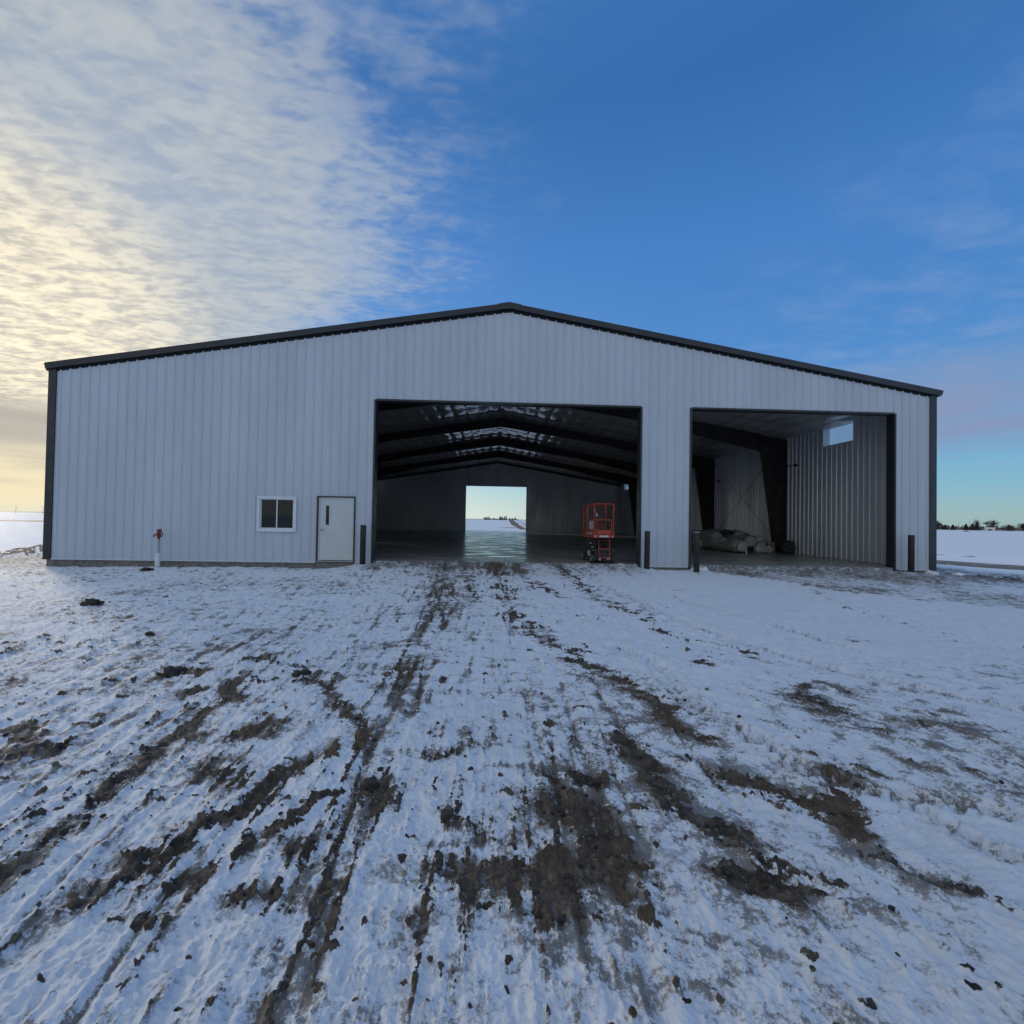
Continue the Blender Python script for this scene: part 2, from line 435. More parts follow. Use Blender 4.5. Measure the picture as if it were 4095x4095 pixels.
# ------------------------------------------------------------------ mesh helpers
class MB:
    def __init__(self):
        self.v = []
        self.f = []
        self.s = []

    def add(self, verts, faces, smooth=False):
        o = len(self.v)
        self.v.extend([tuple(p) for p in verts])
        for fc in faces:
            self.f.append(tuple(i + o for i in fc))
            self.s.append(smooth)
        return self

    def box(self, x0, x1, y0, y1, z0, z1, rot=None, pivot=None):
        vs = [Vector((x, y, z)) for z in (z0, z1) for y in (y0, y1) for x in (x0, x1)]
        if rot is not None:
            pv = Vector(pivot) if pivot else Vector(((x0 + x1) / 2, (y0 + y1) / 2, (z0 + z1) / 2))
            mt = Euler(rot).to_matrix()
            vs = [mt @ (p - pv) + pv for p in vs]
        return self.add(vs, [(0, 2, 3, 1), (4, 5, 7, 6), (0, 1, 5, 4), (2, 6, 7, 3), (0, 4, 6, 2), (1, 3, 7, 5)])

    def prism(self, poly, a, b, axis='y'):
        """poly: list of 2D points, extruded from a to b along axis (x: poly is (y,z); y: (x,z); z: (x,y))"""
        def P(p, t):
            return {'x': (t, p[0], p[1]), 'y': (p[0], t, p[1]), 'z': (p[0], p[1], t)}[axis]
        n = len(poly)
        vs = [P(p, a) for p in poly] + [P(p, b) for p in poly]
        fs = [tuple(range(n)), tuple(range(2 * n - 1, n - 1, -1))]
        fs += [(i, i + n, (i + 1) % n + n, (i + 1) % n) for i in range(n)]
        return self.add(vs, fs)

    def tube(self, pts, rad, seg=8, closed=False, caps=True):
        pts = [Vector(p) for p in pts]
        n = len(pts)
        rads = rad if isinstance(rad, (list, tuple)) else [rad] * n
        vs, fs = [], []
        prev = None
        for i, p in enumerate(pts):
            if closed:
                tg = pts[(i + 1) % n] - pts[i - 1]
            else:
                tg = pts[min(i + 1, n - 1)] - pts[max(i - 1, 0)]
            tg.normalize()
            ref = Vector((0, 0, 1)) if abs(tg.z) < 0.95 else Vector((1, 0, 0))
            if prev is not None:
                ref = prev
            a = (ref - tg * ref.dot(tg))
            if a.length < 1e-6:
                a = tg.orthogonal()
            a.normalize()
            b = tg.cross(a)
            prev = a
            for k in range(seg):
                th = 2 * math.pi * k / seg
                vs.append(p + (a * math.cos(th) + b * math.sin(th)) * rads[i])
        m = n if closed else n - 1
        for i in range(m):
            for k in range(seg):
                a0 = i * seg + k
                a1 = i * seg + (k + 1) % seg
                b0 = ((i + 1) % n) * seg + k
                b1 = ((i + 1) % n) * seg + (k + 1) % seg
                fs.append((a0, a1, b1, b0))
        self.add(vs, fs, True)
        if caps and not closed:
            self.add(vs[:seg][::-1], [tuple(range(seg))])
            self.add(vs[-seg:], [tuple(range(seg))])
        return self

    def lathe(self, prof, center, axis='z', seg=20):
        vs, fs = [], []
        for r, h in prof:
            for k in range(seg):
                t = 2 * math.pi * k / seg
                c, s = r * math.cos(t), r * math.sin(t)
                p = {'z': (c, s, h), 'x': (h, c, s), 'y': (c, h, s)}[axis]
                vs.append((p[0] + center[0], p[1] + center[1], p[2] + center[2]))
        for i in range(len(prof) - 1):
            for k in range(seg):
                fs.append((i * seg + k, i * seg + (k + 1) % seg, (i + 1) * seg + (k + 1) % seg, (i + 1) * seg + k))
        self.add(vs, fs, True)
        return self

    def build(self, name, material, parent=None, loc=None):
        me = bpy.data.meshes.new(name)
        me.from_pydata(self.v, [], self.f)
        me.polygons.foreach_set('use_smooth', self.s)
        me.materials.append(M[material] if isinstance(material, str) else material)
        me.update()
        o = bpy.data.objects.new(name, me)
        COL.objects.link(o)
        if parent is not None:
            o.parent = parent
        if loc is not None:
            o.location = loc
        return o


def tag(o, label, cat, group=None, kind=None):
    if label:
        o['label'] = label
    if cat:
        o['category'] = cat
    if group:
        o['group'] = group
    if kind:
        o['kind'] = kind
    return o


def thing(name, label, cat, loc=(0, 0, 0), rz=0.0, group=None):
    o = bpy.data.objects.new(name, None)
    o.empty_display_size = 0.2
    COL.objects.link(o)
    o.location = loc
    o.rotation_euler = (0, 0, rz)
    return tag(o, label, cat, group)


def structure(o):
    o['kind'] = 'structure'
    return o


# ------------------------------------------------------------------ numeric noise for the ground
def _hash(ix, iy, seed):
    h = (ix.astype(np.uint64) * np.uint64(374761393) + iy.astype(np.uint64) * np.uint64(668265263) + np.uint64(seed * 974711 + 1013)) & np.uint64(0xffffffff)
    h = ((h ^ (h >> np.uint64(13))) * np.uint64(1274126177)) & np.uint64(0xffffffff)
    h = h ^ (h >> np.uint64(16))
    return (h & np.uint64(0xffff)).astype(np.float64) * (2 * math.pi / 65536.0)


def perlin(x, y, seed=0):
    x = np.asarray(x, float) + 5000.5
    y = np.asarray(y, float) + 5000.5
    ix, iy = np.floor(x).astype(np.int64), np.floor(y).astype(np.int64)
    fx_, fy_ = x - ix, y - iy
    u = fx_ * fx_ * fx_ * (fx_ * (fx_ * 6 - 15) + 10)
    v = fy_ * fy_ * fy_ * (fy_ * (fy_ * 6 - 15) + 10)

    def g(a, b):
        t = _hash(ix + a, iy + b, seed)
        return np.cos(t) * (fx_ - a) + np.sin(t) * (fy_ - b)
    n0 = g(0, 0) * (1 - u) + g(1, 0) * u
    n1 = g(0, 1) * (1 - u) + g(1, 1) * u
    return (n0 * (1 - v) + n1 * v) * 1.5


def fbm(x, y, octs=4, seed=0, gain=0.5):
    s = 0.0
    a = 1.0
    for k in range(octs):
        s = s + a * perlin(x * 2.03 ** k + 17.3 * k, y * 2.03 ** k - 9.1 * k, seed + k)
        a *= gain
    return s


def sstep(v, lo, hi):
    t = np.clip((v - lo) / (hi - lo), 0, 1)
    return t * t * (3 - 2 * t)


FAC_X = [-40, -22, -15.2, -8.6, -6.6, -5.9, -5.0, -4.6, 0, 4.5, 5.2, 5.9, 6.5, 10, 13.7, 14.9, 20, 40]
FAC_Z = [-.30, -.30, -.30, -.22, -.23, -.22, -.07, -.03, -.02, -.05, -.15, -.17, -.09, -.06, -.09, -.15, -.28, -.30]


def terrain(x, y):
    """smooth lie of the land: a raised building pad falling away to the fields"""
    x = np.asarray(x, float)
    y = np.asarray(y, float)
    fa = np.interp(x, FAC_X, FAC_Z)
    d = np.where(y < 0, -y, 0.0)
    k = np.exp(-(d / 2.6) ** 1.3)
    pad = -0.24 + (fa + 0.24) * k
    pad = pad + 0.36 * np.exp(-(((x + 20.6) / 1.7) ** 2 + ((y - 6.8) / 2.4) ** 2))
    ox = np.maximum(np.maximum(-19.5 - x, x - 19.0), 0)
    oy = np.maximum(np.maximum(-60 - y, y - 44.0), 0)
    e = np.sqrt(ox * ox + oy * oy)
    s = sstep(e, 0.0, 13.0)
    r = np.sqrt(x * x + y * y)
    field = -1.5 + 0.25 * np.sin(x * 0.013 + 1.0) * np.sin(y * 0.011) * sstep(r, 120, 400) + 1.2 * sstep(y, 420, 800) * sstep(-np.abs(x), -330, -120)
    field = field + 0.28 * sstep(x, 42, 47) * sstep(x, 90, 50) * sstep(-np.abs(y - 5), -50, -20)
    return pad * (1 - s) + field * s
MUD = [([(-1.93,-1.0),(-1.66,-6.44),(-1.54,-8.94),(-1.59,-9.49)],(0.291,0.124),0.6),([(-1.49,-10.17),(-1.47,-10.95)],0.181,0.7),([(-1.43,-0.18),(-0.96,-5.46),(-0.82,-6.11)],(0.198,0.122),0.7),([(-0.49,0.79),(-0.15,-5.75),(-0.13,-6.91)],(0.335,0.178),0.7),([(-2.41,-10.72),(-2.01,-11.23),(-1.67,-11.69),(-1.48,-11.98),(-1.52,-12.19)],0.088,0.9),([(-2.43,-11.93),(-2.34,-11.74)],0.099,0.8),([(-3.21,-10.09),(-3.22,-9.88)],0.073,0.8),([(-3.2,-10.73),(-3.03,-11.16),(-3.06,-11.53),(-3.02,-11.97),(-2.96,-12.33),(-2.91,-12.53),(-2.91,-12.71),(-2.84,-13.01),(-2.86,-13.14),(-2.83,-13.29),(-2.83,-13.39)],(0.085,0.049),0.9),([(-1.66,-12.19),(-1.79,-12.34),(-1.89,-12.58),(-1.95,-12.81),(-1.98,-12.98),(-2.09,-13.09),(-2.13,-13.27),(-2.16,-13.37),(-2.26,-13.45),(-2.31,-13.52)],0.073,0.85),([(-2.47,-12.47),(-2.29,-12.57),(-2.17,-12.69)],0.104,0.7),([(-1.43,-12.73),(-1.52,-12.78),(-1.61,-12.96),(-1.65,-13.01)],0.026,0.95),([(-1.67,-13.07),(-1.72,-13.14),(-1.78,-13.22),(-1.8,-13.29)],0.052,0.9),([(-1.24,-12.7),(-1.19,-12.82)],0.087,0.85),([(-1.55,-13.23),(-1.54,-13.26)],0.061,0.85),([(-3.82,-10.48),(-3.71,-10.39)],0.064,0.9),([(-4.07,-10.65),(-4.04,-10.57)],0.079,0.95),([(-3.44,-10.99),(-3.35,-10.92)],0.064,0.95),([(-3.86,-11.74),(-3.78,-11.71)],0.039,0.9),([(-4.28,-11.79),(-4.0,-11.97)],0.091,0.8),([(-3.9,-12.18),(-3.8,-12.18)],0.126,0.8),([(-2.26,-13.34),(-2.13,-13.3)],0.067,0.8),([(-1.94,-13.44),(-1.91,-13.41)],0.062,0.8),([(-2.77,-10.38),(-2.53,-10.47)],0.049,0.9),([(-0.68,-13.37),(-0.57,-13.44),(-0.44,-13.4)],0.106,0.85),([(-1.25,-11.53),(-1.12,-11.47)],0.049,0.6),([(-0.81,-12.24),(-0.62,-12.08)],0.051,0.7),([(-0.97,-12.31),(-0.92,-12.31)],0.059,0.7),([(-0.74,-13.0),(-0.51,-13.11)],0.076,0.5),([(-1.7,-13.52),(-1.48,-13.51)],0.042,0.8),([(-2.25,-9.63),(-2.04,-9.5)],0.092,0.5),([(-1.01,-10.63),(-0.98,-10.71)],0.047,0.9),([(-6.81,-7.77),(-6.6,-7.76)],0.07,0.6),([(-0.15,-7.4),(0.07,-8.4),(0.27,-9.18),(0.52,-9.7),(0.66,-10.34),(0.88,-10.69),(0.99,-11.01),(1.04,-11.41),(1.1,-11.75),(1.22,-12.0)],(0.173,0.085),0.9),([(0.51,-12.04),(0.57,-12.25),(0.65,-12.44),(0.61,-12.7),(0.67,-12.81),(0.76,-12.97),(0.88,-13.09)],0.119,0.95),([(1.17,-12.44),(1.28,-12.58),(1.39,-12.71),(1.51,-12.79),(1.66,-12.83),(1.6,-13.01),(1.55,-13.17)],0.092,0.9),([(1.41,-13.25),(1.51,-13.31),(1.61,-13.35),(1.6,-13.44),(1.67,-13.51),(1.79,-13.58)],0.063,0.85),([(-0.13,-12.88),(0.03,-12.88),(0.16,-13.01),(0.09,-13.29),(-0.07,-13.39),(-0.19,-13.32)],0.128,0.95),([(-0.39,-13.32),(-0.27,-13.41),(-0.16,-13.54)],0.106,0.8),([(0.73,-13.43),(0.85,-13.45),(0.9,-13.51)],0.098,0.95),([(0.14,-12.6),(0.22,-12.63)],0.082,0.8),([(-0.12,-12.53),(-0.02,-12.69)],0.045,0.7),([(2.37,-7.3),(2.16,-8.51),(2.31,-8.99),(2.58,-9.41),(2.78,-9.66),(2.97,-10.11)],0.077,0.7),([(0.13,-0.78),(0.7,-3.7),(1.03,-5.68)],0.1,0.7),([(1.57,1.05),(1.84,-3.62),(1.88,-6.26),(2.14,-7.06),(2.37,-7.3)],(0.215,0.113),0.75),([(0.44,0.04),(0.46,-4.18)],0.158,0.6),([(2.03,-10.12),(2.1,-10.32)],0.039,0.95),([(2.66,-11.14),(2.69,-11.47),(2.65,-11.59)],0.108,0.8),([(2.52,-11.14),(3.11,-10.8),(3.28,-11.03)],0.051,0.8),([(2.72,-11.81),(2.82,-11.91)],0.044,0.9),([(1.9,-12.58),(2.03,-12.59)],0.081,0.75),([(2.14,-12.52),(2.19,-12.62)],0.06,0.75),([(2.57,-12.42),(2.66,-12.49)],0.039,0.9),([(2.86,-12.53),(2.94,-12.63),(2.97,-12.81)],0.053,0.6),([(3.3,-11.76),(3.53,-11.86)],0.08,0.7),([(3.8,-11.53),(3.84,-11.62)],0.035,0.8),([(7.93,-4.11),(7.02,-6.01),(6.9,-6.86),(6.85,-8.19),(6.6,-9.04)],0.108,0.6),([(4.91,-9.08),(4.97,-9.15)],0.045,0.9)]
ICE = [([(7.4,0.39),(8.86,-0.99),(9.9,-3.01),(10.93,-4.34),(11.15,-6.11)],0.385,0.7),([(9.11,-5.9),(8.93,-7.93)],0.135,0.6),([(13.47,-0.9),(15.44,-2.59)],0.262,0.8),([(1.06,-12.33),(1.34,-12.48)],0.086,0.6),([(0.67,-12.54),(0.77,-12.89),(0.95,-13.05)],0.11,0.6),([(2.43,-11.07),(2.77,-11.53)],0.125,0.5),([(1.42,-13.27),(1.62,-13.43)],0.081,0.6),([(0.3,-13.08),(0.41,-13.23),(0.61,-13.24)],0.07,0.6),([(1.84,-12.58),(2.1,-12.62)],0.069,0.5),([(-2.14,-12.75),(-2.19,-12.93),(-2.21,-13.15),(-2.28,-13.32)],0.109,0.5),([(-2.12,-11.89),(-1.74,-12.07),(-1.82,-12.23)],0.09,0.5),([(-14.28,-2.29),(-11.02,-4.6),(-12.14,-2.69)],0.402,0.4)]
TREAD = [([(1.15,-9.3),(1.46,-10.23),(1.43,-11.08),(1.44,-11.53),(1.62,-12.0),(1.67,-12.44),(1.84,-12.71),(2.21,-12.8),(2.55,-12.97),(2.66,-13.07)],(0.153,0.095),0),([(2.1,-12.91),(2.15,-13.32),(2.23,-13.42)],0.085,0),([(2.35,-0.54),(2.58,-6.52),(2.96,-8.97),(3.66,-10.4),(4.53,-11.47)],(0.25,0.107),0),([(3.45,-3.5),(3.98,-6.99),(4.57,-9.5)],(0.186,0.116),0)]

# ------------------------------------------------------------------ ground (one sheet to the horizon)
def build_ground():
    # rings around the photographer: fine where the yard is near, coarse towards the horizon
    rs = [0.55]
    while rs[-1] < 4200:
        r = rs[-1]
        rs.append(r + max(0.0055, min(0.85 * r * r / 790.0, 0.020 * r)))
    rs = np.array(rs)
    front = np.linspace(R(-61), R(61), 1000) + YAW
    back = np.linspace(R(61), R(299), 90)[1:-1] + YAW
    th = np.concatenate([front, back])
    nt, nr = len(th), len(rs)
    rr, tt = np.meshgrid(rs, th, indexing='ij')
    x = CX + rr * np.sin(tt)
    y = -CD + rr * np.cos(tt)
    x = x.ravel()
    y = y.ravel()
    r = rr.ravel()
    z = terrain(x, y)
    inside = (np.abs(x) < 15.18) & (y > 0.03) & (y < 39.6)
    mud = np.zeros_like(x)
    ice = np.zeros_like(x)
    thin = np.zeros_like(x)
    stub = np.zeros_like(x)

    near = np.where((r < 34) & ~inside)[0]
    nx, ny = x[near], y[near]
    nrr = r[near]
    fade = 1 - sstep(nrr, 24, 34)
    h = np.zeros_like(nx)
    # broad unevenness, wind-carved ripples drawn out along the yard, and crust
    fan = np.arctan2(nx + 0.5, ny + 32.0)             # the grader worked fanwise towards the doors
    ux = fan * 32.0
    uy = np.hypot(nx + 0.5, ny + 32.0)
    left = sstep(-nx, 0.5, 4.0)
    h += 0.045 * fbm(nx * 0.33, ny * 0.33, 3, 3)
    rt = sstep(nx, -0.6, 1.2)
    wa, wc = 0.78 * nx - 0.62 * ny, 0.62 * nx + 0.78 * ny       # along and across the wind
    rip = perlin(ux * 2.4 + 0.55 * fbm(nx * 0.8, ny * 0.8, 3, 4), uy * 0.62, 21)
    rip2 = perlin(ux * 5.5, uy * 1.7, 22)
    gust = np.clip(0.55 + 0.9 * fbm(nx * 0.55, ny * 0.55, 3, 24), 0.05, 1.5)
    h += gust * (0.014 + 0.016 * left) * (0.5 - np.abs(rip) * 1.6) + (1.6 - gust) * (0.006 + 0.006 * left) * (0.5 - np.abs(rip2) * 1.6)
    ripw = perlin(wc * 3.4 + 0.3 * perlin(nx, ny, 5), wa * 0.9, 23)
    h += rt * 0.012 * (0.5 - np.abs(ripw) * 1.6)
    crust = fbm(nx * 7.0, ny * 7.0, 4, 31, 0.55)
    h += 0.010 * crust
    h += 0.006 * (1 - np.abs(perlin(nx * 19, ny * 19, 41)) * 2)
    # tracks and patches where the mud comes through
    pot = np.zeros_like(nx)
    icep = np.zeros_like(nx)
    tread = np.zeros_like(nx)
    wob_x = nx + 0.10 * fbm(nx * 2.2, ny * 2.2, 3, 51) * np.clip(nrr / 5, 0.35, 2)
    wob_y = ny + 0.10 * fbm(nx * 2.2, ny * 2.2, 3, 57) * np.clip(nrr / 5, 0.35, 2)

    def seg_field(pts, w, out, strength, mode):
        n = len(pts)
        ws = np.linspace(w[0], w[1], n) if isinstance(w, tuple) else np.full(n, w)
        arc = 0.0
        for i in range(n - 1):
            a = np.array(pts[i])
            b = np.array(pts[i + 1])
            wm = max(ws[i], ws[i + 1]) * 4.2 + 0.12
            lo, hi = np.minimum(a, b) - wm, np.maximum(a, b) + wm
            ix = np.where((nx > lo[0]) & (nx < hi[0]) & (ny > lo[1]) & (ny < hi[1]))[0]
            L = float(np.hypot(*(b - a)))
            if len(ix) and L > 1e-6:
                px_, py_ = (wob_x[ix], wob_y[ix]) if mode != 'tread' else (nx[ix], ny[ix])
                t = np.clip(((px_ - a[0]) * (b[0] - a[0]) + (py_ - a[1]) * (b[1] - a[1])) / (L * L), 0, 1)
                qx, qy = px_ - a[0] - t * (b[0] - a[0]), py_ - a[1] - t * (b[1] - a[1])
                d = np.hypot(qx, qy)
                ww = ws[i] * (1 - t) + ws[i + 1] * t
                if mode == 'tread':
                    side = np.sign(qx * (b[1] - a[1]) - qy * (b[0] - a[0]))
                    s = arc + t * L
                    lug = np.sin(2 * math.pi * (s + side * 0.035 + d * 0.6) / 0.115)
                    prof = np.exp(-(d / ww) ** 4)
                    val = prof * (-0.042 + 0.036 * sstep(lug, -0.25, 0.35)) + 0.014 * np.exp(-((d - 1.35 * ww) / (0.35 * ww)) ** 2)
                    cur = out[ix]
                    out[ix] = np.where(np.abs(val) > np.abs(cur), val, cur)
                else:
                    val = strength * (0.66 * np.exp(-(d / (ww * 1.15)) ** 2) + 0.34 * np.exp(-(d / (ww * 2.6)) ** 2))
                    if np.max(ww) > 0.105 and a[1] > -11.3:
                        val = val * (0.86 + 0.26 * np.sin(2 * math.pi * (arc + t * L) / 0.21 + 2.5 * perlin(px_ * 2, py_ * 2, 59)))
                    out[ix] = np.maximum(out[ix], val)
            arc += L
    for pts, w, s in MUD:
        seg_field(pts, w, pot, s, 'mud')
    for pts, w, s in ICE[3:]:
        seg_field(pts, w, icep, s, 'mud')
    for pts, w, s in TREAD:
        seg_field(pts, w, tread, 1.0, 'tread')
    h += tread
    # long shallow wheel lines fanning out from the doors
    lane = perlin(ux * 0.95 + 0.18 * fbm(nx * 0.5, ny * 0.5, 2, 151), uy * 0.055, 153)
    lane2 = perlin(ux * 2.1 + 0.15 * fbm(nx * 0.7, ny * 0.7, 2, 155), uy * 0.09, 157)
    live = sstep(perlin(ux * 0.6, uy * 0.45, 159), -0.25, 0.25)
    lines = (np.exp(-(lane / 0.055) ** 2) * 0.8 + np.exp(-(lane2 / 0.075) ** 2) * 0.6) * live * sstep(-np.abs(nx - 0.3 + 0.25 * ny * 0), -7.5, -2.5)
    h -= 0.014 * lines
    h += 0.008 * np.exp(-((np.abs(lane) - 0.13) / 0.05) ** 2)
    # ruts run a little below the snow, with a torn-up floor
    clodn = fbm(nx * 9.0, ny * 9.0, 4, 61, 0.6)
    clodf = fbm(nx * 24.0, ny * 24.0, 3, 67, 0.6)
    strk = fbm(ux * 8.0, uy * 1.3, 4, 71, 0.6)
    strk = strk * (1 - rt) + fbm(wc * 6.5, wa * 1.2, 4, 73, 0.6) * rt
    strk2 = fbm(nx * 1.5, ny * 5.0, 3, 77, 0.6)
    region = 0.10 + 0.13 * fbm(nx * 0.45, ny * 0.45, 3, 81)
    region += 0.10 * left * sstep(-ny, 6, 12)
    region -= 0.13 * sstep(nx, 1.5, 4.5) * sstep(-ny, 1.5, 3.5)
    region += 0.10 * sstep(-ny, 11.2, 13.0) * sstep(np.abs(nx), 3.5, 0.5)
    m = pot * 0.64 + 0.20 * lines + region * 0.8 + 0.13 * clodn + 0.36 * strk + 0.20 * clodf
    # lone clods standing out of the snow
    lone = perlin(nx * 5.2, ny * 5.2, 91) + 0.35 * perlin(nx * 14, ny * 14, 92)
    lone = sstep(lone, 0.66 - 0.10 * left, 0.80) * sstep(region, 0.02, 0.2)
    m = np.maximum(m, lone * 0.9)
    lone2 = perlin(nx * 11.5, ny * 11.5, 94) + 0.3 * perlin(nx * 26, ny * 26, 95)
    lone2 = sstep(lone2, 0.66 - 0.15 * left, 0.80) * sstep(region, 0.06, 0.22)
    m = np.maximum(m, lone2 * 0.8)
    mm = sstep(m, 0.40, 0.66)
    h += mm * (0.004 + (0.009 + 0.010 * left) * clodn + 0.010 * clodf) - 0.012 * pot
    h += 0.018 * lone
    # snow plucked and drifted beside the mud
    h += 0.010 * sstep(m, 0.15, 0.40) * (0.5 + clodn)
    mud[near] = mm * fade
    ic = 0.8 * icep + (0.45 - 0.2 * rt) * pot * sstep(strk, 0.0, 0.5)
    ice[near] = np.clip(ic, 0, 1) * fade
    yl = np.interp(nx, [6, 6.6, 7.7, 8.6, 10.6, 14], [-.6, -1.1, -2.5, -4.9, -6.6, -8])
    door_band = sstep(ny - yl + 0.5 * strk2, -0.4, 0.7) * sstep(nx, 6.1, 6.9) * sstep(-nx, -24, -16) + 0.55 * np.exp(-((ny + 0.4) / 1.2) ** 2) * sstep(np.abs(nx), 5.0, 3.5)
    th_ = 0.40 + 0.08 * left - 0.16 * rt * sstep(-ny, 1, 3) * sstep(ny, -11, -9) + 0.16 * fbm(nx * 0.5, ny * 0.5, 3, 83) + 0.12 * icep + (0.40 - 0.22 * rt) * lines + 0.07 * rt * sstep(-ny, 9.5, 11) + 0.40 * door_band + 0.22 * sstep(-tread, 0.004, 0.03) + (0.32 - 0.12 * rt) * sstep(strk * 0.6 + strk2 * 0.5, 0.05, 0.60) + 0.55 * pot + 0.25 * sstep(-nx, 13, 17) * sstep(ny, -5, 0)
    thin[near] = np.clip(th_, 0, 1) * fade
    ice[near] = np.clip(ice[near] + 0.22 * door_band * sstep(strk2, -0.2, 0.4), 0, 1)
    h *= 1.0 - 0.4 * sstep(nrr, 8, 16)
    # dirt heap and torn edge of the pad on the left
    heap = np.exp(-(((nx + 20.6) / 2.6) ** 2 + ((ny - 6.8) / 3.2) ** 2))
    edge = np.exp(-((nx + 20.5) / 1.8) ** 2) * sstep(ny, -12, -4)
    rough = fbm(nx * 2.6, ny * 2.6, 4, 101, 0.6)
    h += heap * 0.16 * rough + edge * 0.04 * rough
    mud[near] = np.maximum(mud[near], sstep(rough + heap * 0.5 + edge * 0.45, 0.35, 0.65) * np.clip(heap + edge, 0, 1))
    # churned lumps at the right front corner
    rc = np.exp(-(((nx - 17.0) / 2.6) ** 2 + ((ny + 0.9) / 1.0) ** 2))
    h += rc * 0.10 * (fbm(nx * 3, ny * 3, 4, 111, 0.6) + 0.3)
    mud[near] = np.maximum(mud[near], rc * sstep(fbm(nx * 2.4, ny * 3.2, 4, 117, 0.6), -0.05, 0.35))
    z[near] += h * fade
    z[inside] = -0.5
    # snow feathered over the lip of the slab at the doors
    lip = np.where((np.abs(y - 0.10) < 0.34) & (np.abs(x) < 15.2))[0]
    indoor = ((np.abs(x[lip]) < 4.45) | ((x[lip] > 6.5) & (x[lip] < 13.6)))
    zl = 0.018 + 0.03 * fbm(x[lip] * 2.1, y[lip] * 2.1, 3, 121) - 0.16 * np.maximum(y[lip] - 0.02, 0)
    z[lip] = np.where(indoor, np.where(y[lip] > -0.1, zl, np.maximum(z[lip], zl)), z[lip])
    thin[lip] = np.maximum(thin[lip], 0.75 * indoor)

    # the fields
    far = np.where(r >= 24)[0]
    qx, qy = x[far], y[far]
    ff = sstep(r[far], 24, 34)

    def poly_mask(poly, soft=0.0):
        c = np.zeros(len(qx), bool)
        n = len(poly)
        for i in range(n):
            x1, y1 = poly[i]
            x2, y2 = poly[(i + 1) % n]
            cond = (y1 > qy) != (y2 > qy)
            with np.errstate(divide='ignore', invalid='ignore'):
                c ^= cond & (qx < (x2 - x1) * (qy - y1) / (y2 - y1 + 1e-12) + x1)
        return c.astype(float)
    st = np.zeros(len(qx))
    depth = (qx - CX) * math.sin(YAW) + (qy + CD) * math.cos(YAW)
    # ditch of dead grass beside the road behind the shed, and weeds in the snow
    st = np.maximum(st, poly_mask([(7.5, 118), (8.8, 182), (9, 225), (13.4, 348), (30, 900), (45, 1250), (40, 1000), (30, 640), (20.0, 348), (13.3, 225), (10.4, 133), (10.2, 118)]) * 0.70)
    st = np.maximum(st, poly_mask([(1.6, 139), (8, 139), (8.5, 152), (4.5, 150), (1.5, 146)]) * 0.72)
    st = np.maximum(st, poly_mask([(24, 330), (29, 330), (60, 560), (48, 560)]) * 0.45)
    leftf = sstep(-qx, 60, 90)
    st = np.maximum(st, leftf * sstep(depth, 124, 130) * sstep(depth, 160, 150) * 0.66)
    st = np.maximum(st, leftf * sstep(np.abs(depth - 196 - 0.05 * (qx + 200)), 5, 3) * 0.6)
    st = np.maximum(st, leftf * sstep(np.abs(depth - 300 + 0.25 * (qx + 300)), 8, 5) * 0.6)
    st = np.maximum(st, leftf * sstep(depth, 155, 170) * 0.38)
    st = np.maximum(st, leftf * sstep(depth, 700, 900) * 0.6)
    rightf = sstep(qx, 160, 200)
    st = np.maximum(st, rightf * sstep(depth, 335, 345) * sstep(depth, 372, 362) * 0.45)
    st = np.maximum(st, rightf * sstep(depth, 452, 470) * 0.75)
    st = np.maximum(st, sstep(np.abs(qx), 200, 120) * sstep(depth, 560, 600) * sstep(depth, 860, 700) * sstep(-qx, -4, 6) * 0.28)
    st = np.maximum(st, sstep(depth, 1100, 1300) * 0.55)
    # furrow of clods along the bank beyond the road
    fur = np.exp(-((qx - 46.5 - 0.18 * (20 - qy)) / 0.8) ** 2) * sstep(-np.abs(qy - 10), -45, -30)
    mud[far] = np.maximum(mud[far], fur * sstep(fbm(qx * 0.5, qy * 0.5, 3, 131), -0.25, 0.35) * 0.8)
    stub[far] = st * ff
    # weaker sunlight on the open fields, put into the colour as soil flecks
    field_dim = np.maximum(np.maximum(sstep(qx, 47, 49), sstep(qy, 50, 70) * 0.8), 0.9 * sstep(-qx, 30, 50))
    thin[far] = np.maximum(thin[far], ff * (0.08 + 0.36 * field_dim))
    z[far] += ff * 0.03 * fbm(qx * 0.3, qy * 0.3, 3, 141) * np.clip(r[far] / 60, 0.5, 3)

    verts = np.empty((nr * nt + 1, 3))
    verts[:-1, 0] = x
    verts[:-1, 1] = y
    verts[:-1, 2] = z
    verts[-1] = (CX, -CD, z[:nt].mean())
    i = np.arange(nr - 1)[:, None] * nt
    j = np.arange(nt)[None, :]
    j2 = (j + 1) % nt
    quads = np.stack([i + j, i + j2, i + nt + j2, i + nt + j], -1).reshape(-1, 4)[:, ::-1]
    nq = len(quads)
    tris = np.stack([np.full(nt, nr * nt), np.arange(nt), (np.arange(nt) + 1) % nt], -1)[:, ::-1]
    me = bpy.data.meshes.new('snowy_ground')
    me.vertices.add(len(verts))
    me.vertices.foreach_set('co', verts.ravel())
    me.loops.add(nq * 4 + nt * 3)
    me.loops.foreach_set('vertex_index', np.concatenate([quads.ravel(), tris.ravel()]).astype(np.int32))
    me.polygons.add(nq + nt)
    starts = np.concatenate([np.arange(nq) * 4, nq * 4 + np.arange(nt) * 3]).astype(np.int32)
    me.polygons.foreach_set('loop_start', starts)
    me.polygons.foreach_set('use_smooth', np.ones(nq + nt, bool))
    me.update(calc_edges=True)
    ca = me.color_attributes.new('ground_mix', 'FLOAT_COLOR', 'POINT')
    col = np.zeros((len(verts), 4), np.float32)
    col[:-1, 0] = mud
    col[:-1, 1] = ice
    col[:-1, 2] = stub
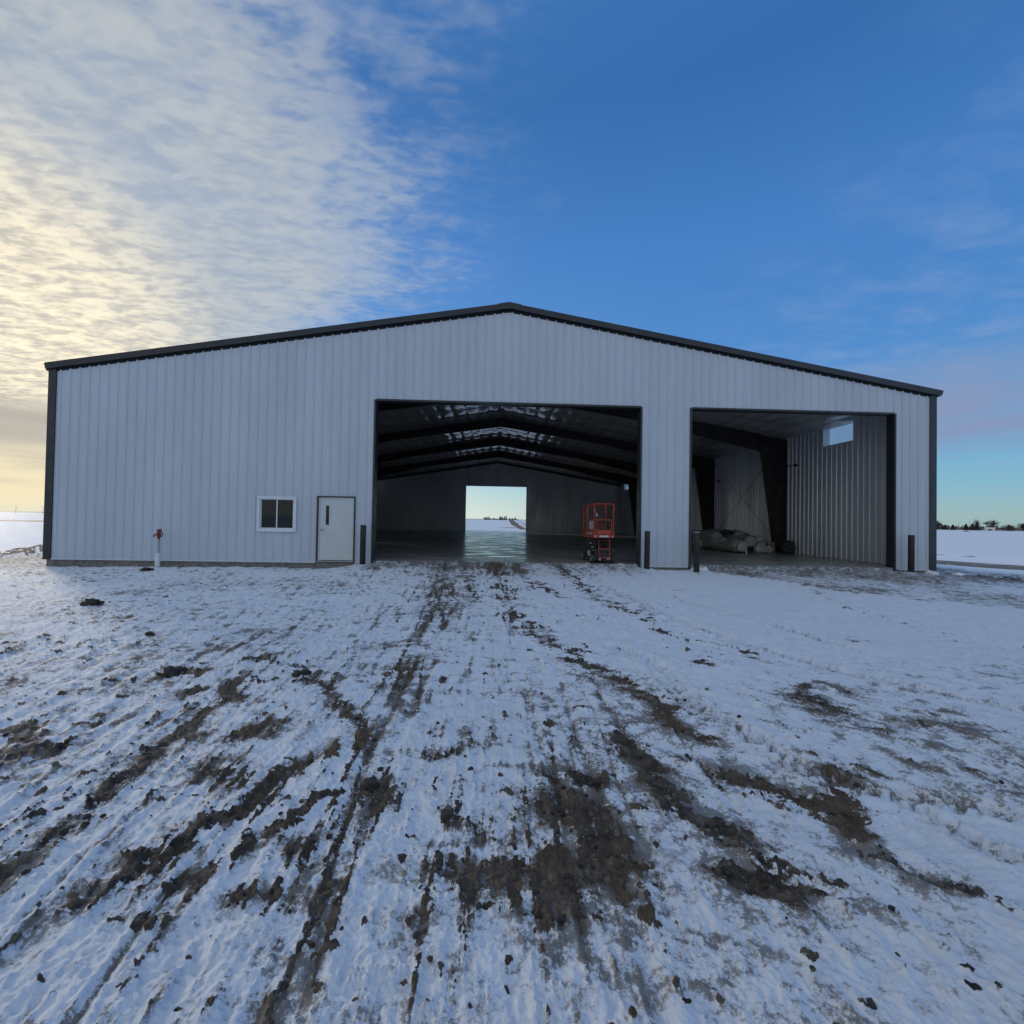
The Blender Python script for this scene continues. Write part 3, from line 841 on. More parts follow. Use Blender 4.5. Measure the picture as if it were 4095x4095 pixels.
    col[:-1, 3] = thin
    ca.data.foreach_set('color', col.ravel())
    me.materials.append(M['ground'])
    o = bpy.data.objects.new('snowy_ground', me)
    COL.objects.link(o)
    structure(o)
    # where clods may lie: positions, heights and mud amount of the near yard
    ns = (r < 16) & (y < -0.3)
    return x[ns], y[ns], z[ns], mud[ns], r[ns]


GX, GY, GZ, GM, GR = build_ground()


def ground_z(px_, py_):
    k = np.argmin((GX - px_) ** 2 + (GY - py_) ** 2)
    return float(GZ[k])


def tz(px_, py_):
    return float(terrain(np.array([px_]), np.array([py_]))[0])


# ------------------------------------------------------------------ road past the building
def build_road():
    pts = [(52, 1300), (35.5, 640), (22.6, 348), (15.8, 225), (12.8, 140), (14.3, 95), (22.5, 52), (36.3, 21.0), (38.9, 16.4), (43.5, 8), (52, -6), (72, -30), (110, -60)]
    fine = []
    for i in range(len(pts) - 1):
        p0, p1, p2, p3 = [Vector(pts[max(0, min(len(pts) - 1, i + k))]) for k in (-1, 0, 1, 2)]
        n = 14
        for k in range(n):
            t = k / n
            fine.append(0.5 * ((2 * p1) + (p2 - p0) * t + (2 * p0 - 5 * p1 + 4 * p2 - p3) * t * t + (3 * p1 - p0 - 3 * p2 + p3) * t ** 3))
    vs, fs = [], []
    nc = 7
    for i, p in enumerate(fine):
        tg = (fine[min(i + 1, len(fine) - 1)] - fine[max(i - 1, 0)]).normalized()
        nn = Vector((tg.y, -tg.x))
        zc_ = tz(p.x, p.y)
        for k in range(nc):
            u = (k / (nc - 1) - 0.5)
            q = p + nn * u * (4.9 if p.y < 60 else 3.4)
            crown = 0.10 * (1 - (2 * u) ** 2) if 0 < k < nc - 1 else -0.25
            vs.append((q.x, q.y, max(tz(q.x, q.y), zc_) + 0.06 + crown))
    for i in range(len(fine) - 1):
        for k in range(nc - 1):
            a = i * nc + k
            fs.append((a, a + 1, a + nc + 1, a + nc))
    structure(MB().add(vs, fs, True).build('gravel_road', 'road'))


build_road()

# ------------------------------------------------------------------ the steel building
LEN = 39.62
RX = -0.08                       # ridge line
EAVE = 8.52


def roof_z(x, top=8.86):
    return top - abs(x - RX) / 6.0


bld = thing('steel_building', 'large white ribbed metal building with charcoal trim and two tall open doorways', 'building')
OPEN = [(-4.58, 4.57, 0.0, 5.48), (6.36, 13.74, 0.0, 5.49)]
WIN = (-8.38, -7.18, 0.995, 2.09)
DOOR = (-6.43, -5.20, 0.0, 2.15)


def ribbed(axis, fixed, out, a0, a1, zb, ztop, holes, pitch=0.3048, phase=0.0, depth=0.032, flip=False):
    """sheet with trapezoid ribs standing out along +-normal; axis 'x': runs along x at y=fixed, 'y': runs along y at x=fixed"""
    br = set([a0, a1])
    for h in holes:
        br.update([h[0], h[1]])
    k0 = math.floor((a0 - phase) / pitch) - 1
    k1 = math.ceil((a1 - phase) / pitch) + 1
    prof = []
    for k in range(k0, k1 + 1):
        c = phase + k * pitch
        prof += [(c - 0.036, 0.0), (c - 0.014, depth), (c + 0.014, depth), (c + 0.036, 0.0)]
        for q in (0.085, 0.152, 0.219):
            prof += [(c + q - 0.012, 0.0), (c + q, 0.0035), (c + q + 0.012, 0.0)]
    xs = [p[0] for p in prof]
    ds = [p[1] for p in prof]
    br.update([p for p in xs if a0 < p < a1])
    br.add(RX if axis == 'x' and a0 < RX < a1 else a0)
    br = sorted(br)
    mb = MB()
    for i in range(len(br) - 1):
        u, w = br[i], br[i + 1]
        if w - u < 1e-6:
            continue
        mid = (u + w) / 2
        du, dw = np.interp(u, xs, ds), np.interp(w, xs, ds)
        spans = [(zb, None)]
        for h in holes:
            if h[0] - 1e-6 < mid < h[1] + 1e-6:
                ns = []
                for s in spans:
                    lo, hi = s
                    if hi is None or hi > h[2]:
                        if h[2] > lo + 1e-4:
                            ns.append((lo, h[2]))
                        if hi is None or hi > h[3]:
                            ns.append((h[3], hi))
                    else:
                        ns.append(s)
                spans = ns
        for lo, hi in spans:
            zu = ztop(u) if hi is None else hi
            zw = ztop(w) if hi is None else hi
            if axis == 'x':
                vs = [(u, fixed + out * du, lo), (w, fixed + out * dw, lo), (w, fixed + out * dw, zw), (u, fixed + out * du, zu)]
            else:
                vs = [(fixed + out * du, u, lo), (fixed + out * dw, w, lo), (fixed + out * dw, w, zw), (fixed + out * du, u, zu)]
            mb.add(vs, [(0, 1, 2, 3)])
    return mb


# outside sheets
fw = ribbed('x', 0.0, -1, -15.20, 15.20, -0.05, lambda x: roof_z(x, 8.672), [(o[0], o[1], -1, o[3]) for o in OPEN] + [WIN, (DOOR[0], DOOR[1], -1, DOOR[3])], phase=0.02)
for zr in (0.06, 2.28, 4.0, 5.7, 7.3):
    for k in range(-50, 51):
        xk = 0.02 + k * 0.3048 + 0.07
        if abs(xk) > 15.0 or zr > roof_z(xk, 8.5):
            continue
        if any(o[0] - 0.06 < xk < o[1] + 0.06 and zr < o[3] + 0.06 for o in OPEN + [DOOR]) or (WIN[0] - 0.08 < xk < WIN[1] + 0.08 and 0.9 < zr < 2.2):
            continue
        fw.lathe([(0.0, -0.010), (0.009, -0.009), (0.010, -0.002), (0.017, -0.001), (0.017, 0.0)], (xk, 0, zr), 'y', 8)
fw.build('front_wall', 'siding', bld)
BO = (-3.84, 3.48, -1.0, 5.45)
ribbed('x', LEN, 1, -15.20, 15.20, -0.05, lambda x: roof_z(x, 8.672), [BO], phase=0.02).build('rear_wall', 'siding', bld)
SW_R = [(3.36, 5.16, 5.17, 6.0), (36.0, 37.8, 5.17, 6.0)]
SW_L = [(17.9, 19.3, -1.0, 3.6), (36.0, 37.8, 5.17, 6.0)]
wr = ribbed('y', 15.24, 1, 0.0, LEN, -0.05, lambda y: 6.22, SW_R).build('side_wall', 'siding', bld)
wl = ribbed('y', -15.24, -1, 0.0, LEN, -0.05, lambda y: 6.22, SW_L).build('side_wall', 'siding', bld)
# inside sheets
ribbed('x', 0.26, 1, -15.0, 15.0, 0.0, lambda x: roof_z(x, EAVE), [(o[0], o[1], -1, o[3]) for o in OPEN] + [WIN, (DOOR[0], DOOR[1], -1, DOOR[3])]).build('inner_wall', 'liner', bld)
ribbed('x', LEN - 0.26, -1, -15.0, 15.0, 0.0, lambda x: roof_z(x, EAVE), [BO]).build('inner_wall', 'liner', bld)
ribbed('y', 15.0, -1, 0.26, LEN - 0.26, 0.0, lambda y: 6.02, SW_R, phase=0.1).build('inner_wall', 'liner', bld)
ribbed('y', -15.0, 1, 0.26, LEN - 0.26, 0.0, lambda y: 6.02, SW_L, phase=0.1).build('inner_wall', 'liner', bld)

# concrete foundation lip, with the slab behind it
fo = MB()
fo.box(-15.20, -4.60, 0.012, 0.24, -0.9, -0.052).box(4.59, 6.34, 0.012, 0.24, -0.9, -0.052).box(13.76, 15.20, 0.012, 0.24, -0.9, -0.052)
fo.box(-15.20, -15.02, 0.242, LEN - 0.02, -0.9, -0.052).box(15.02, 15.20, 0.242, LEN - 0.02, -0.9, -0.052)
fo.box(-15.0, -3.9, LEN - 0.2, LEN - 0.02, -0.9, -0.052).box(3.5, 15.0, LEN - 0.2, LEN - 0.02, -0.9, -0.052)
fo.build('foundation', 'concrete', bld)
MB().box(-15.015, 15.015, 0.245, LEN - 0.205, -0.3, 0.0).box(-4.595, 4.585, 0.0, 0.243, -0.3, -0.001).box(6.345, 13.755, 0.0, 0.243, -0.3, -0.001).box(-3.88, 3.49, LEN - 0.203, LEN + 0.1, -0.3, -0.001).build('floor', 'floor', bld)

# base trim along the foot of the front sheets
for a, b in ((-15.02, DOOR[0] - 0.05), (DOOR[1] + 0.05, -4.66), (4.65, 6.28), (13.90, 15.02)):
    MB().box(a, b, -0.047, 0.004, -0.075, -0.045).build('base_trim', 'base_trim', bld)

# roof sheets with overhang, ridge cap, rake and eave trim
rf = MB()
for s in (-1, 1):
    xe = 15.42 * s
    for k in range(66):
        ya = -0.10 + k * (LEN + 0.2) / 66
        yb = -0.10 + (k + 1) * (LEN + 0.2) / 66
        rf.add([(RX, ya, 8.90), (RX, yb, 8.90), (xe, yb, roof_z(xe, 8.90)), (xe, ya, roof_z(xe, 8.90))], [(0, 1, 2, 3) if s > 0 else (3, 2, 1, 0)])
        rf.prism([(RX + 0.1 * s, roof_z(RX + .1, 8.93)), (xe, roof_z(xe, 8.93)), (xe, roof_z(xe, 8.898)), (RX + .1 * s, roof_z(RX + .1, 8.898))], ya + 0.26, ya + 0.30, 'y')
rf.build('roof', 'roofmetal', bld)
for name, y0, y1 in (('rake_trim', -0.115, -0.055), ('rake_trim', LEN + 0.055, LEN + 0.115)):
    rk = MB()
    cs = MB()
    for s in (-1, 1):
        xe = -15.37 if s < 0 else 15.46
        f = lambda x, t: roof_z(x, t)
        rk.prism([(RX, 8.945), (xe, f(xe, 8.945)), (xe - 0.02 * s, f(xe, 8.86)), (xe - 0.08 * s, f(xe, 8.75)), (RX, 8.75)], y0, y1, 'y')
        ya, yb = (y1, 0.0) if y0 < 0 else (LEN, y0)
        rk.prism([(RX, 8.79), (xe - .12 * s, f(xe, 8.79)), (xe - .12 * s, f(xe, 8.77)), (RX, 8.77)], ya + 0.001, yb - 0.001, 'y')
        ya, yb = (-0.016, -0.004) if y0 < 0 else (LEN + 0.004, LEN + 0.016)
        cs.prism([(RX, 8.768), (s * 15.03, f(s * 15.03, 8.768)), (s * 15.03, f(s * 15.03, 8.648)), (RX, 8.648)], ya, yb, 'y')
    cs.build('closure_shadow_strip', 'rake_shadow', bld)  # black strip paints the shadow that falls under the rake trim
    rk.build(name, 'trim', bld)
    cap = MB()
    ya, yb = (y0 - 0.012, y0 - 0.002) if y0 < 0 else (y1 + 0.002, y1 + 0.012)
    cap.prism([(RX - 0.40, 8.892), (RX, 8.965), (RX + 0.40, 8.892), (RX + 0.38, 8.685), (RX, 8.745), (RX - 0.38, 8.685)], ya, yb, 'y')
    cap.build('peak_cap', 'trim', bld)
rc_ = MB()
rc_.prism([(RX - 0.35, 8.875), (RX, 8.965), (RX + 0.35, 8.875), (RX + 0.33, 8.855), (RX, 8.94), (RX - 0.33, 8.855)], -0.11, LEN + 0.11, 'y')
rc_.build('ridge_cap', 'roofmetal', bld)
for s in (-1, 1):
    g = MB()
    xw = 15.28 * s if s > 0 else -15.245
    g.prism([(xw, 6.13), (xw + 0.10 * s, 6.15), (xw + .17 * s, 6.28), (xw + .15 * s, 6.35), (xw + .12 * s, 6.35), (xw + .12 * s, 6.29), (xw + .06 * s, 6.20), (xw, 6.18)], -0.05, LEN + 0.05, 'y')
    g.build('eave_gutter', 'trim', bld)

# corner trim, door and window trim
for s in (-1, 1):
    for yy, o in ((0.0, -1), (LEN, 1)):
        c = MB()
        x0, x1 = sorted((15.285 * s, 15.04 * s))
        y0, y1 = sorted((yy + o * 0.040, yy + o * 0.001))
        c.box(x0, x1, y0, y1, -0.075, 6.28)
        y2, y3 = sorted((yy - o * 0.002, yy - o * 0.20))
        xx0, xx1 = sorted((15.245 * s, 15.285 * s))
        c.box(xx0, xx1, y2, y3, -0.075, 6.22)
        c.build('corner_trim', 'trim', bld)
for (a, b, z0, z1) in OPEN:
    for xx0, xx1 in ((a - 0.045, a + 0.02), (b - 0.02, b + 0.045)):
        j = MB().box(xx0, xx1, -0.042, 0.300, 0.001 - 0.13, z1 + 0.02)
        j.build('jamb_trim', 'trim', bld)
    MB().box(a + 0.021, b - 0.021, -0.042, 0.300, z1 - 0.02, z1 + 0.045).build('header_trim', 'trim', bld)
for xx0, xx1 in ((BO[0] - 0.045, BO[0] + 0.02), (BO[1] - 0.02, BO[1] + 0.045)):
    MB().box(xx0, xx1, LEN - 0.30, LEN + 0.042, -0.001, BO[3] + 0.02).build('jamb_trim', 'trim', bld)
MB().box(BO[0] + .021, BO[1] - .021, LEN - 0.30, LEN + 0.042, BO[3] - 0.02, BO[3] + 0.045).build('header_trim', 'trim', bld)
lo_ = MB()
lo_.box(-15.29, -14.95, 17.86, 17.92, 0, 3.6).box(-15.29, -14.95, 19.28, 19.34, 0, 3.6).box(-15.29, -14.95, 17.86, 19.34, 3.601, 3.66)
lo_.build('side_doorway_trim', 'trim', bld)

# walk-in door
df = MB()
x0, x1, z0, z1 = DOOR
df.box(x0 - 0.03, x0 + 0.025, -0.050, 0.16, -0.03, z1 + 0.03).box(x1 - 0.025, x1 + 0.03, -0.050, 0.16, -0.03, z1 + 0.03).box(x0 + 0.026, x1 - 0.026, -0.050, 0.16, z1 - 0.015, z1 + 0.03)
df.build('door_frame', 'trim', bld)
st_ = MB().box(x0 + 0.027, x0 + 0.075, -0.020, 0.13, 0.0, z1 - 0.017).box(x1 - 0.06, x1 - 0.027, -0.020, 0.13, 0.0, z1 - 0.017).box(x0 + 0.076, x1 - 0.061, -0.02, 0.13, z1 - 0.06, z1 - 0.017)
st_.build('door_stop', 'door', bld)
vx0, vx1, vz0, vz1 = x0 + 0.265, x0 + 0.375, 1.21, 1.86
dr = MB()
dx0, dx1, dz0, dz1 = x0 + 0.079, x1 - 0.064, 0.02, z1 - 0.064
for a, b, c, d in ((dx0, vx0, dz0, dz1), (vx1, dx1, dz0, dz1), (vx0, vx1, dz0, vz0), (vx0, vx1, vz1, dz1)):
    dr.box(a, b, -0.008, 0.040, c, d)
door = dr.build('door', 'door', bld)
fr = MB()
for a, b, c, d in ((vx0 - 0.03, vx0, vz0 - 0.03, vz1 + 0.03), (vx1, vx1 + 0.03, vz0 - 0.03, vz1 + 0.03), (vx0, vx1, vz0 - 0.03, vz0), (vx0, vx1, vz1, vz1 + 0.03)):
    fr.box(a, b, -0.018, -0.009, c, d)
fr.build('vision_frame', 'door', door)
MB().box(vx0, vx1, 0.012, 0.018, vz0, vz1).build('vision_pane', 'dark_glass', door)
hd = MB()
hd.lathe([(0.0, -0.035), (0.034, -0.035), (0.036, -0.009)], (x0 + 0.135, 0, 1.04), 'y', 16)
hd.tube([(x0 + 0.135, -0.03, 1.04), (x0 + 0.135, -0.075, 1.04), (x0 + 0.17, -0.085, 1.042), (x0 + 0.27, -0.080, 1.045)], 0.013, 8)
hd.build('lever_handle', 'steel', door)
MB().box(x0 + 0.026, x1 - 0.026, -0.055, 0.16, -0.031, 0.0).build('threshold', 'steel', bld)

# slider window
wx0, wx1, wz0, wz1 = WIN
wf = MB()
wf.box(wx0 - 0.025, wx0 + 0.035, -0.060, 0.10, wz0 - 0.025, wz1 + 0.025).box(wx1 - 0.035, wx1 + 0.025, -0.060, 0.10, wz0 - 0.025, wz1 + 0.025)
wf.box(wx0 + 0.036, wx1 - 0.036, -0.060, 0.10, wz0 - 0.025, wz0 + 0.05).box(wx0 + 0.036, wx1 - 0.036, -0.060, 0.10, wz1 - 0.035, wz1 + 0.025)
win = wf.build('window', 'vinyl', bld)
wm_ = (wx0 + wx1) / 2
sa = MB()
for a, b, yy in ((wx0 + 0.037, wm_ + 0.018, 0.01), (wm_ - 0.018, wx1 - 0.037, -0.03)):
    za, zb_ = wz0 + 0.051, wz1 - 0.036
    sa.box(a, a + 0.035, yy, yy + 0.03, za, zb_).box(b - 0.035, b, yy, yy + 0.03, za, zb_).box(a + 0.036, b - 0.036, yy, yy + 0.03, za, za + 0.035).box(a + 0.036, b - 0.036, yy, yy + 0.03, zb_ - 0.03, zb_)
    MB().box(a + 0.034, b - 0.034, yy + 0.012, yy + 0.018, za + 0.034, zb_ - 0.029).build('pane', 'dark_glass', win)
sa.build('sash', 'vinyl', win)
ws = MB()
ws.box(wx0 - 0.045, wx1 + 0.045, -0.066, -0.036, wz1 + 0.026, wz1 + 0.05).box(wx0 - 0.045, wx1 + 0.045, -0.066, -0.036, wz0 - 0.045, wz0 - 0.026)
ws.box(wx0 - 0.045, wx0 - 0.026, -0.066, -0.036, wz0 - 0.0255, wz1 + 0.0255).box(wx1 + 0.026, wx1 + 0.045, -0.066, -0.036, wz0 - 0.0255, wz1 + 0.0255)
ws.build('window_trim', 'vinyl', win)

# high windows in the side walls
for sx, lst in ((1, SW_R), (-1, SW_L[1:])):
    for (ya, yb, za, zb_) in lst:
        xa, xb_ = sorted((14.95 * sx, 15.29 * sx))
        w = MB()
        w.box(xa, xb_, ya - 0.05, ya, za - 0.05, zb_ + 0.05).box(xa, xb_, yb, yb + 0.05, za - 0.05, zb_ + 0.05)
        w.box(xa, xb_, ya + 0.001, yb - 0.001, za - 0.05, za).box(xa, xb_, ya + 0.001, yb - 0.001, zb_, zb_ + 0.05)
        wo = w.build('high_window', 'vinyl', bld)
        xm = 15.22 * sx
        MB().box(xm - 0.004, xm + 0.004, ya, yb, za, zb_).build('pane', 'glass', wo)

# ceiling of quilted insulation
def ceiling():
    nxs, nys = 420, 300
    xs_ = np.linspace(-15.0, 15.0, nxs)
    ys_ = np.linspace(0.27, LEN - 0.27, nys)
    X, Y = np.meshgrid(xs_, ys_)
    zc_ = EAVE - np.abs(X - RX) / 6.0
    a = np.abs(np.sin(math.pi * (X - RX) / 0.762))
    b = np.abs(np.sin(math.pi * Y / 1.981))
    n = fbm(X * 0.9, Y * 0.35, 3, 201)
    zc_ -= 0.075 * (a ** 0.6) * (b ** 0.6) * (1 + 0.5 * n) + 0.008 * fbm(X * 2.5, Y * 0.8, 2, 207)
    vs = np.stack([X, Y, zc_], -1).reshape(-1, 3)
    i = np.arange(nys - 1)[:, None] * nxs
    j = np.arange(nxs - 1)[None, :]
    q = np.stack([i + j, i + nxs + j, i + nxs + j + 1, i + j + 1], -1).reshape(-1, 4)
    me = bpy.data.meshes.new('ceiling_insulation')
    me.from_pydata(vs.tolist(), [], q.tolist())
    me.polygons.foreach_set('use_smooth', np.ones(len(q), bool))
    me.materials.append(M['ceiling'])
    o = bpy.data.objects.new('ceiling_insulation', me)
    COL.objects.link(o)
    o.parent = bld


ceiling()

# rigid frames
def soffit(x):
    """underside of the rafter"""
    d = abs(x - RX)
    depth = np.interp(d, [0, 0.3, 7.2, 13.6], [0.58, 0.58, 0.46, 0.86])
    return EAVE - 0.03 - d / 6.0 - depth


for k in range(1, 5):
    Y = 7.924 * k
    ra = MB()
    for s in (-1, 1):
        xs_ = [RX + s * q for q in (0, 3.6, 7.2, 10.4, 13.62)]
        top = [(x, EAVE - 0.03 - abs(x - RX) / 6) for x in xs_]
        bot = [(x, soffit(x)) for x in xs_]
        xo = RX + s * 15.03
        poly = top + [(xo, EAVE - 0.03 - 15.03 / 6)] + [(xo, bot[-1][1])] + bot[::-1]
        # web
        for i in range(len(xs_) - 1):
            ra.prism([top[i], top[i + 1], bot[i + 1], bot[i]], Y - 0.006, Y + 0.006, 'y')
            ra.prism([bot[i], bot[i + 1], (bot[i + 1][0], bot[i + 1][1] - 0.014), (bot[i][0], bot[i][1] - 0.014)], Y - 0.10, Y + 0.10, 'y')
            ra.prism([top[i], top[i + 1], (top[i + 1][0], top[i + 1][1] + 0.014), (top[i][0], top[i][1] + 0.014)], Y - 0.10, Y + 0.10, 'y')
        ra.prism([top[-1], (s * 14.95, top[-1][1] - 1.33 / 6), (s * 14.95, bot[-1][1] - 0.02), bot[-1]], Y - 0.006, Y + 0.006, 'y')
        # bolted end plates and stiffeners
        for x in (xs_[0] + s * 0.012, xs_[2], xs_[4]):
            ra.box(x - 0.010, x + 0.010, Y - 0.098, Y + 0.098, soffit(x) - 0.06, EAVE - 0.02 - abs(x - RX) / 6)
    rafter = ra.build('rafter', 'primer', bld)
    for s in (-1, 1):
        for q in (1.9, 5.2, 9.0, 12.2):
            x = RX + s * q
            zb_ = soffit(x)
            MB().tube([(x, Y - 0.09, zb_ + 0.02), (x + 0.1 * s, Y - 0.75, EAVE - 0.10 - abs(x - RX) / 6)], 0.016, 6).build('flange_brace', 'primer', rafter)
    for s in (-1, 1):
        co_ = MB()
        xo, xt, xbm = s * 14.95, RX + s * 13.70, s * 14.38
        zt = soffit(RX + s * 13.62) - 0.015
        co_.prism([(xo, 0.02), (xo, zt), (xt, zt), (xbm, 0.02)], Y - 0.006, Y + 0.006, 'y')
        co_.prism([(xt, zt), (xbm, 0.02), (xbm - s * 0.014, 0.02), (xt - s * 0.014, zt)], Y - 0.10, Y + 0.10, 'y')
        xa, xb_ = sorted((xo, xo + s * 0.014))
        co_.box(xa, xb_, Y - 0.10, Y + 0.10, 0.02, zt + 0.6)
        xa, xb_ = sorted((xbm - s * 0.03, xo + s * 0.02))
        co_.box(xa, xb_, Y - 0.11, Y + 0.11, 0.001, 0.019)
        col_ = co_.build('column', 'primer', bld)
        bz = 4.45 if k == 1 else 4.3
        br_ = MB()
        br_.tube([(s * 14.02, Y - 0.10, bz), (s * 14.86, Y - 0.92, bz + 0.06)], 0.022, 6)
        br_.box(min(s * 14.84, s * 14.96), max(s * 14.84, s * 14.96), Y - 0.99, Y - 0.88, bz, bz + 0.13)
        br_.build('column_brace', 'primer', col_)
# cross bracing in the second bay, girt-line strut
for s in (1, -1):
    MB().tube([(s * 14.82, 15.7, 5.75), (s * 14.82, 8.1, 0.35)], 0.012, 6).build('brace_cable', 'cable', bld)
    MB().tube([(s * 14.80, 15.7, 0.35), (s * 14.80, 8.1, 5.75)], 0.012, 6).build('brace_cable', 'cable', bld)
for Y in (0.33, LEN - 0.33):
    e = MB()
    for s in (-1, 1):
        xe = s * 14.96
        e.prism([(RX, EAVE - 0.06), (xe, roof_z(xe, EAVE - 0.06)), (xe, roof_z(xe, EAVE - 0.30)), (RX, EAVE - 0.30)], Y - 0.045, Y + 0.045, 'y')
    e.build('endwall_rafter', 'primer', bld)

# ------------------------------------------------------------------ bollards
def bollard(x, y, top, label, lean=(0, 0), cap=False):
    zb = ground_z(x, min(y, -0.35))
    t = thing('bollard', label, 'bollard', (x, y, zb), 0, 'steel pipe bollards guarding the doorways')
    L = top - zb
    b = MB()
    b.lathe([(0.0, -0.25), (0.092, -0.25), (0.092, L - 0.01), (0.086, L), (0.078, L), (0.078, L - 0.03), (0, L - 0.03)], (0, 0, 0), 'z', 24)
    b.build('pipe', 'bollard', t)
    if cap:
        MB().lathe([(0.0, L + 0.012), (0.06, L + 0.012), (0.096, L + 0.004), (0.096, L - 0.028), (0.0925, L - 0.03)], (0, 0, 0), 'z', 24).build('rim_cap', 'galv', t)
    t.rotation_euler = (lean[0], lean[1], 0)
    return t


bollard(-4.80, -0.40, 1.23, 'dark brown pipe bollard left of the main doorway beside the grey walk-in door')
bollard(4.70, -0.42, 1.18, 'dark brown pipe bollard against the white wall at the right edge of the main doorway', (0, R(0.4)))
bollard(6.26, -0.75, 1.19, 'brown pipe bollard with pale rim at the left edge of the right doorway', (0, R(-0.4)), True)
bollard(13.98, -0.42, 1.19, 'dark brown pipe bollard against the white wall at the right end of the building', (R(0.4), 0))

# ------------------------------------------------------------------ yard hydrant
hx, hy = -11.33, -0.42
hz = ground_z(hx, hy)
hyd = thing('yard_hydrant', 'red headed yard hydrant on a thin pipe in a white sleeve by the wall', 'hydrant', (hx, hy, hz))
o0 = -hz
MB().lathe([(0.0, -0.2), (0.072, -0.2), (0.070, 0.215 + o0), (0.062, 0.215 + o0), (0.062, 0.18 + o0), (0, 0.18 + o0)], (-0.015, 0, 0), 'z', 20).build('pvc_sleeve', 'pvc', hyd)
MB().tube([(0.012, 0, 0.15 + o0), (0.012, 0, 0.72 + o0)], 0.024, 12).build('standpipe', 'galv', hyd)
hb = MB()
hb.lathe([(0.0, 0.655), (0.030, 0.655), (0.034, 0.70), (0.050, 0.735), (0.062, 0.79), (0.060, 0.83), (0.052, 0.90), (0.044, 0.955), (0.046, 0.985), (0.0, 0.992)], (0.005, 0, o0), 'z', 18)
hb.box(-0.045, 0.062, -0.035, 0.035, 0.94 + o0, 0.985 + o0, rot=(0, R(-8), 0))
head = hb.build('pump_head', 'red', hyd)
sp_ = MB()
sp_.tube([(-0.04, 0, 0.815 + o0), (-0.10, 0, 0.82 + o0), (-0.135, 0, 0.81 + o0), (-0.143, 0, 0.775 + o0), (-0.143, 0, 0.735 + o0)], [0.026, 0.022, 0.022, 0.023, 0.025], 10)
sp_.build('spout', 'red', head)
ha = MB()
ha.tube([(0.03, 0, 0.955 + o0), (0.075, 0, 0.945 + o0), (0.095, 0, 0.90 + o0), (0.125, 0, 0.855 + o0), (0.125, 0, 0.795 + o0), (0.108, 0, 0.765 + o0), (0.055, 0, 0.752 + o0)], 0.013, 8)
ha.build('lever_handle', 'red', head)

# ------------------------------------------------------------------ scissor lift
lift = thing('scissor_lift', 'orange red scissor lift with black scissor stack parked just inside the main doorway', 'scissor lift', (3.395, 0.28, 0.0), R(1.5))
W2 = 0.345                       # half width of the platform
LB = 1.72                        # length of the platform
ch = MB()
ch.box(-0.30, 0.30, 0.05, LB - 0.05, 0.11, 0.44).box(-0.33, 0.33, 0.36, LB - 0.42, 0.14, 0.46)
ch.box(-0.24, 0.24, 0.02, 0.05, 0.15, 0.36)
chassis = ch.build('chassis', 'black', lift)
MB().box(-0.43, 0.43, -0.02, 0.05, 0.43, 0.50).box(-0.40, -0.33, 0.051, 0.55, 0.44, 0.50).box(0.33, 0.40, 0.051, 0.55, 0.44, 0.50).build('bumper_bar', 'black', chassis)
MB().box(-0.336, -0.331, 0.62, 1.05, 0.20, 0.40).build('side_decal', 'decal', chassis)
MB().box(-0.16, -0.10, 0.012, 0.019, 0.10, 0.22).build('rear_decal', 'decal', chassis)
MB().box(0.10, 0.235, 0.012, 0.019, 0.15, 0.21).build('rear_decal', 'decal', chassis)
bx = MB()
bx.box(-0.16, 0.17, 0.012, 0.019, 0.26, 0.345).box(-0.11, 0.09, 0.004, 0.0115, 0.275, 0.315)
bx.build('charger_panel', 'plastic', chassis)
for sx in (-1, 1):
    for wy in (0.14, LB - 0.20):
        wh = MB()
        wh.lathe([(0.07, -0.055), (0.125, -0.055), (0.148, -0.047), (0.157, -0.03), (0.157, 0.03), (0.148, 0.047), (0.125, 0.055), (0.07, 0.055)], (sx * 0.365, wy, 0.158), 'x', 28)
        w = wh.build('wheel', 'rubber', lift)
        rm = MB()
        rm.lathe([(0.0, -0.05), (0.03, -0.062), (0.045, -0.045), (0.095, -0.040), (0.105, -0.056), (0.112, -0.05), (0.112, 0.05), (0.105, 0.056), (0.095, 0.04), (0.045, 0.045), (0.03, 0.062), (0.0, 0.05)], (sx * 0.365, wy, 0.158), 'x', 24)
        rm.build('rim', 'rim', w)
# folded scissor stack
for lv in range(3):
    za = 0.50 + lv * 0.125
    arm = MB()
    for sx in (-1, 1):
        for d in (-1, 1):
            off = sx * (0.245 + 0.035 * (d > 0))
            y0, y1 = (0.16, LB - 0.16)
            z0, z1 = (za + 0.02, za + 0.09) if d > 0 else (za + 0.09, za + 0.02)
            ang = math.atan2(z1 - z0, y1 - y0)
            L = math.hypot(y1 - y0, z1 - z0)
            arm.box(off - 0.014, off + 0.014, (y0 + y1) / 2 - L / 2, (y0 + y1) / 2 + L / 2, (z0 + z1) / 2 - 0.028, (z0 + z1) / 2 + 0.028, rot=(ang, 0, 0))
    for yy in (0.18, LB / 2, LB - 0.18):
        arm.tube([(-0.30, yy, za + 0.055), (0.30, yy, za + 0.055)], 0.020, 8)
    a = arm.build('scissor_arm', 'black', lift)
    if lv < 2:
        MB().box(-0.298, -0.296, 0.28 + 0.3 * lv, 0.62 + 0.3 * lv, za + 0.03, za + 0.075).build('arm_decal', 'decal', a)
cyl = MB().tube([(0.0, 0.35, 0.55), (0.0, LB - 0.5, 0.76)], 0.045, 12).build('hydraulic_ram', 'galv', lift)
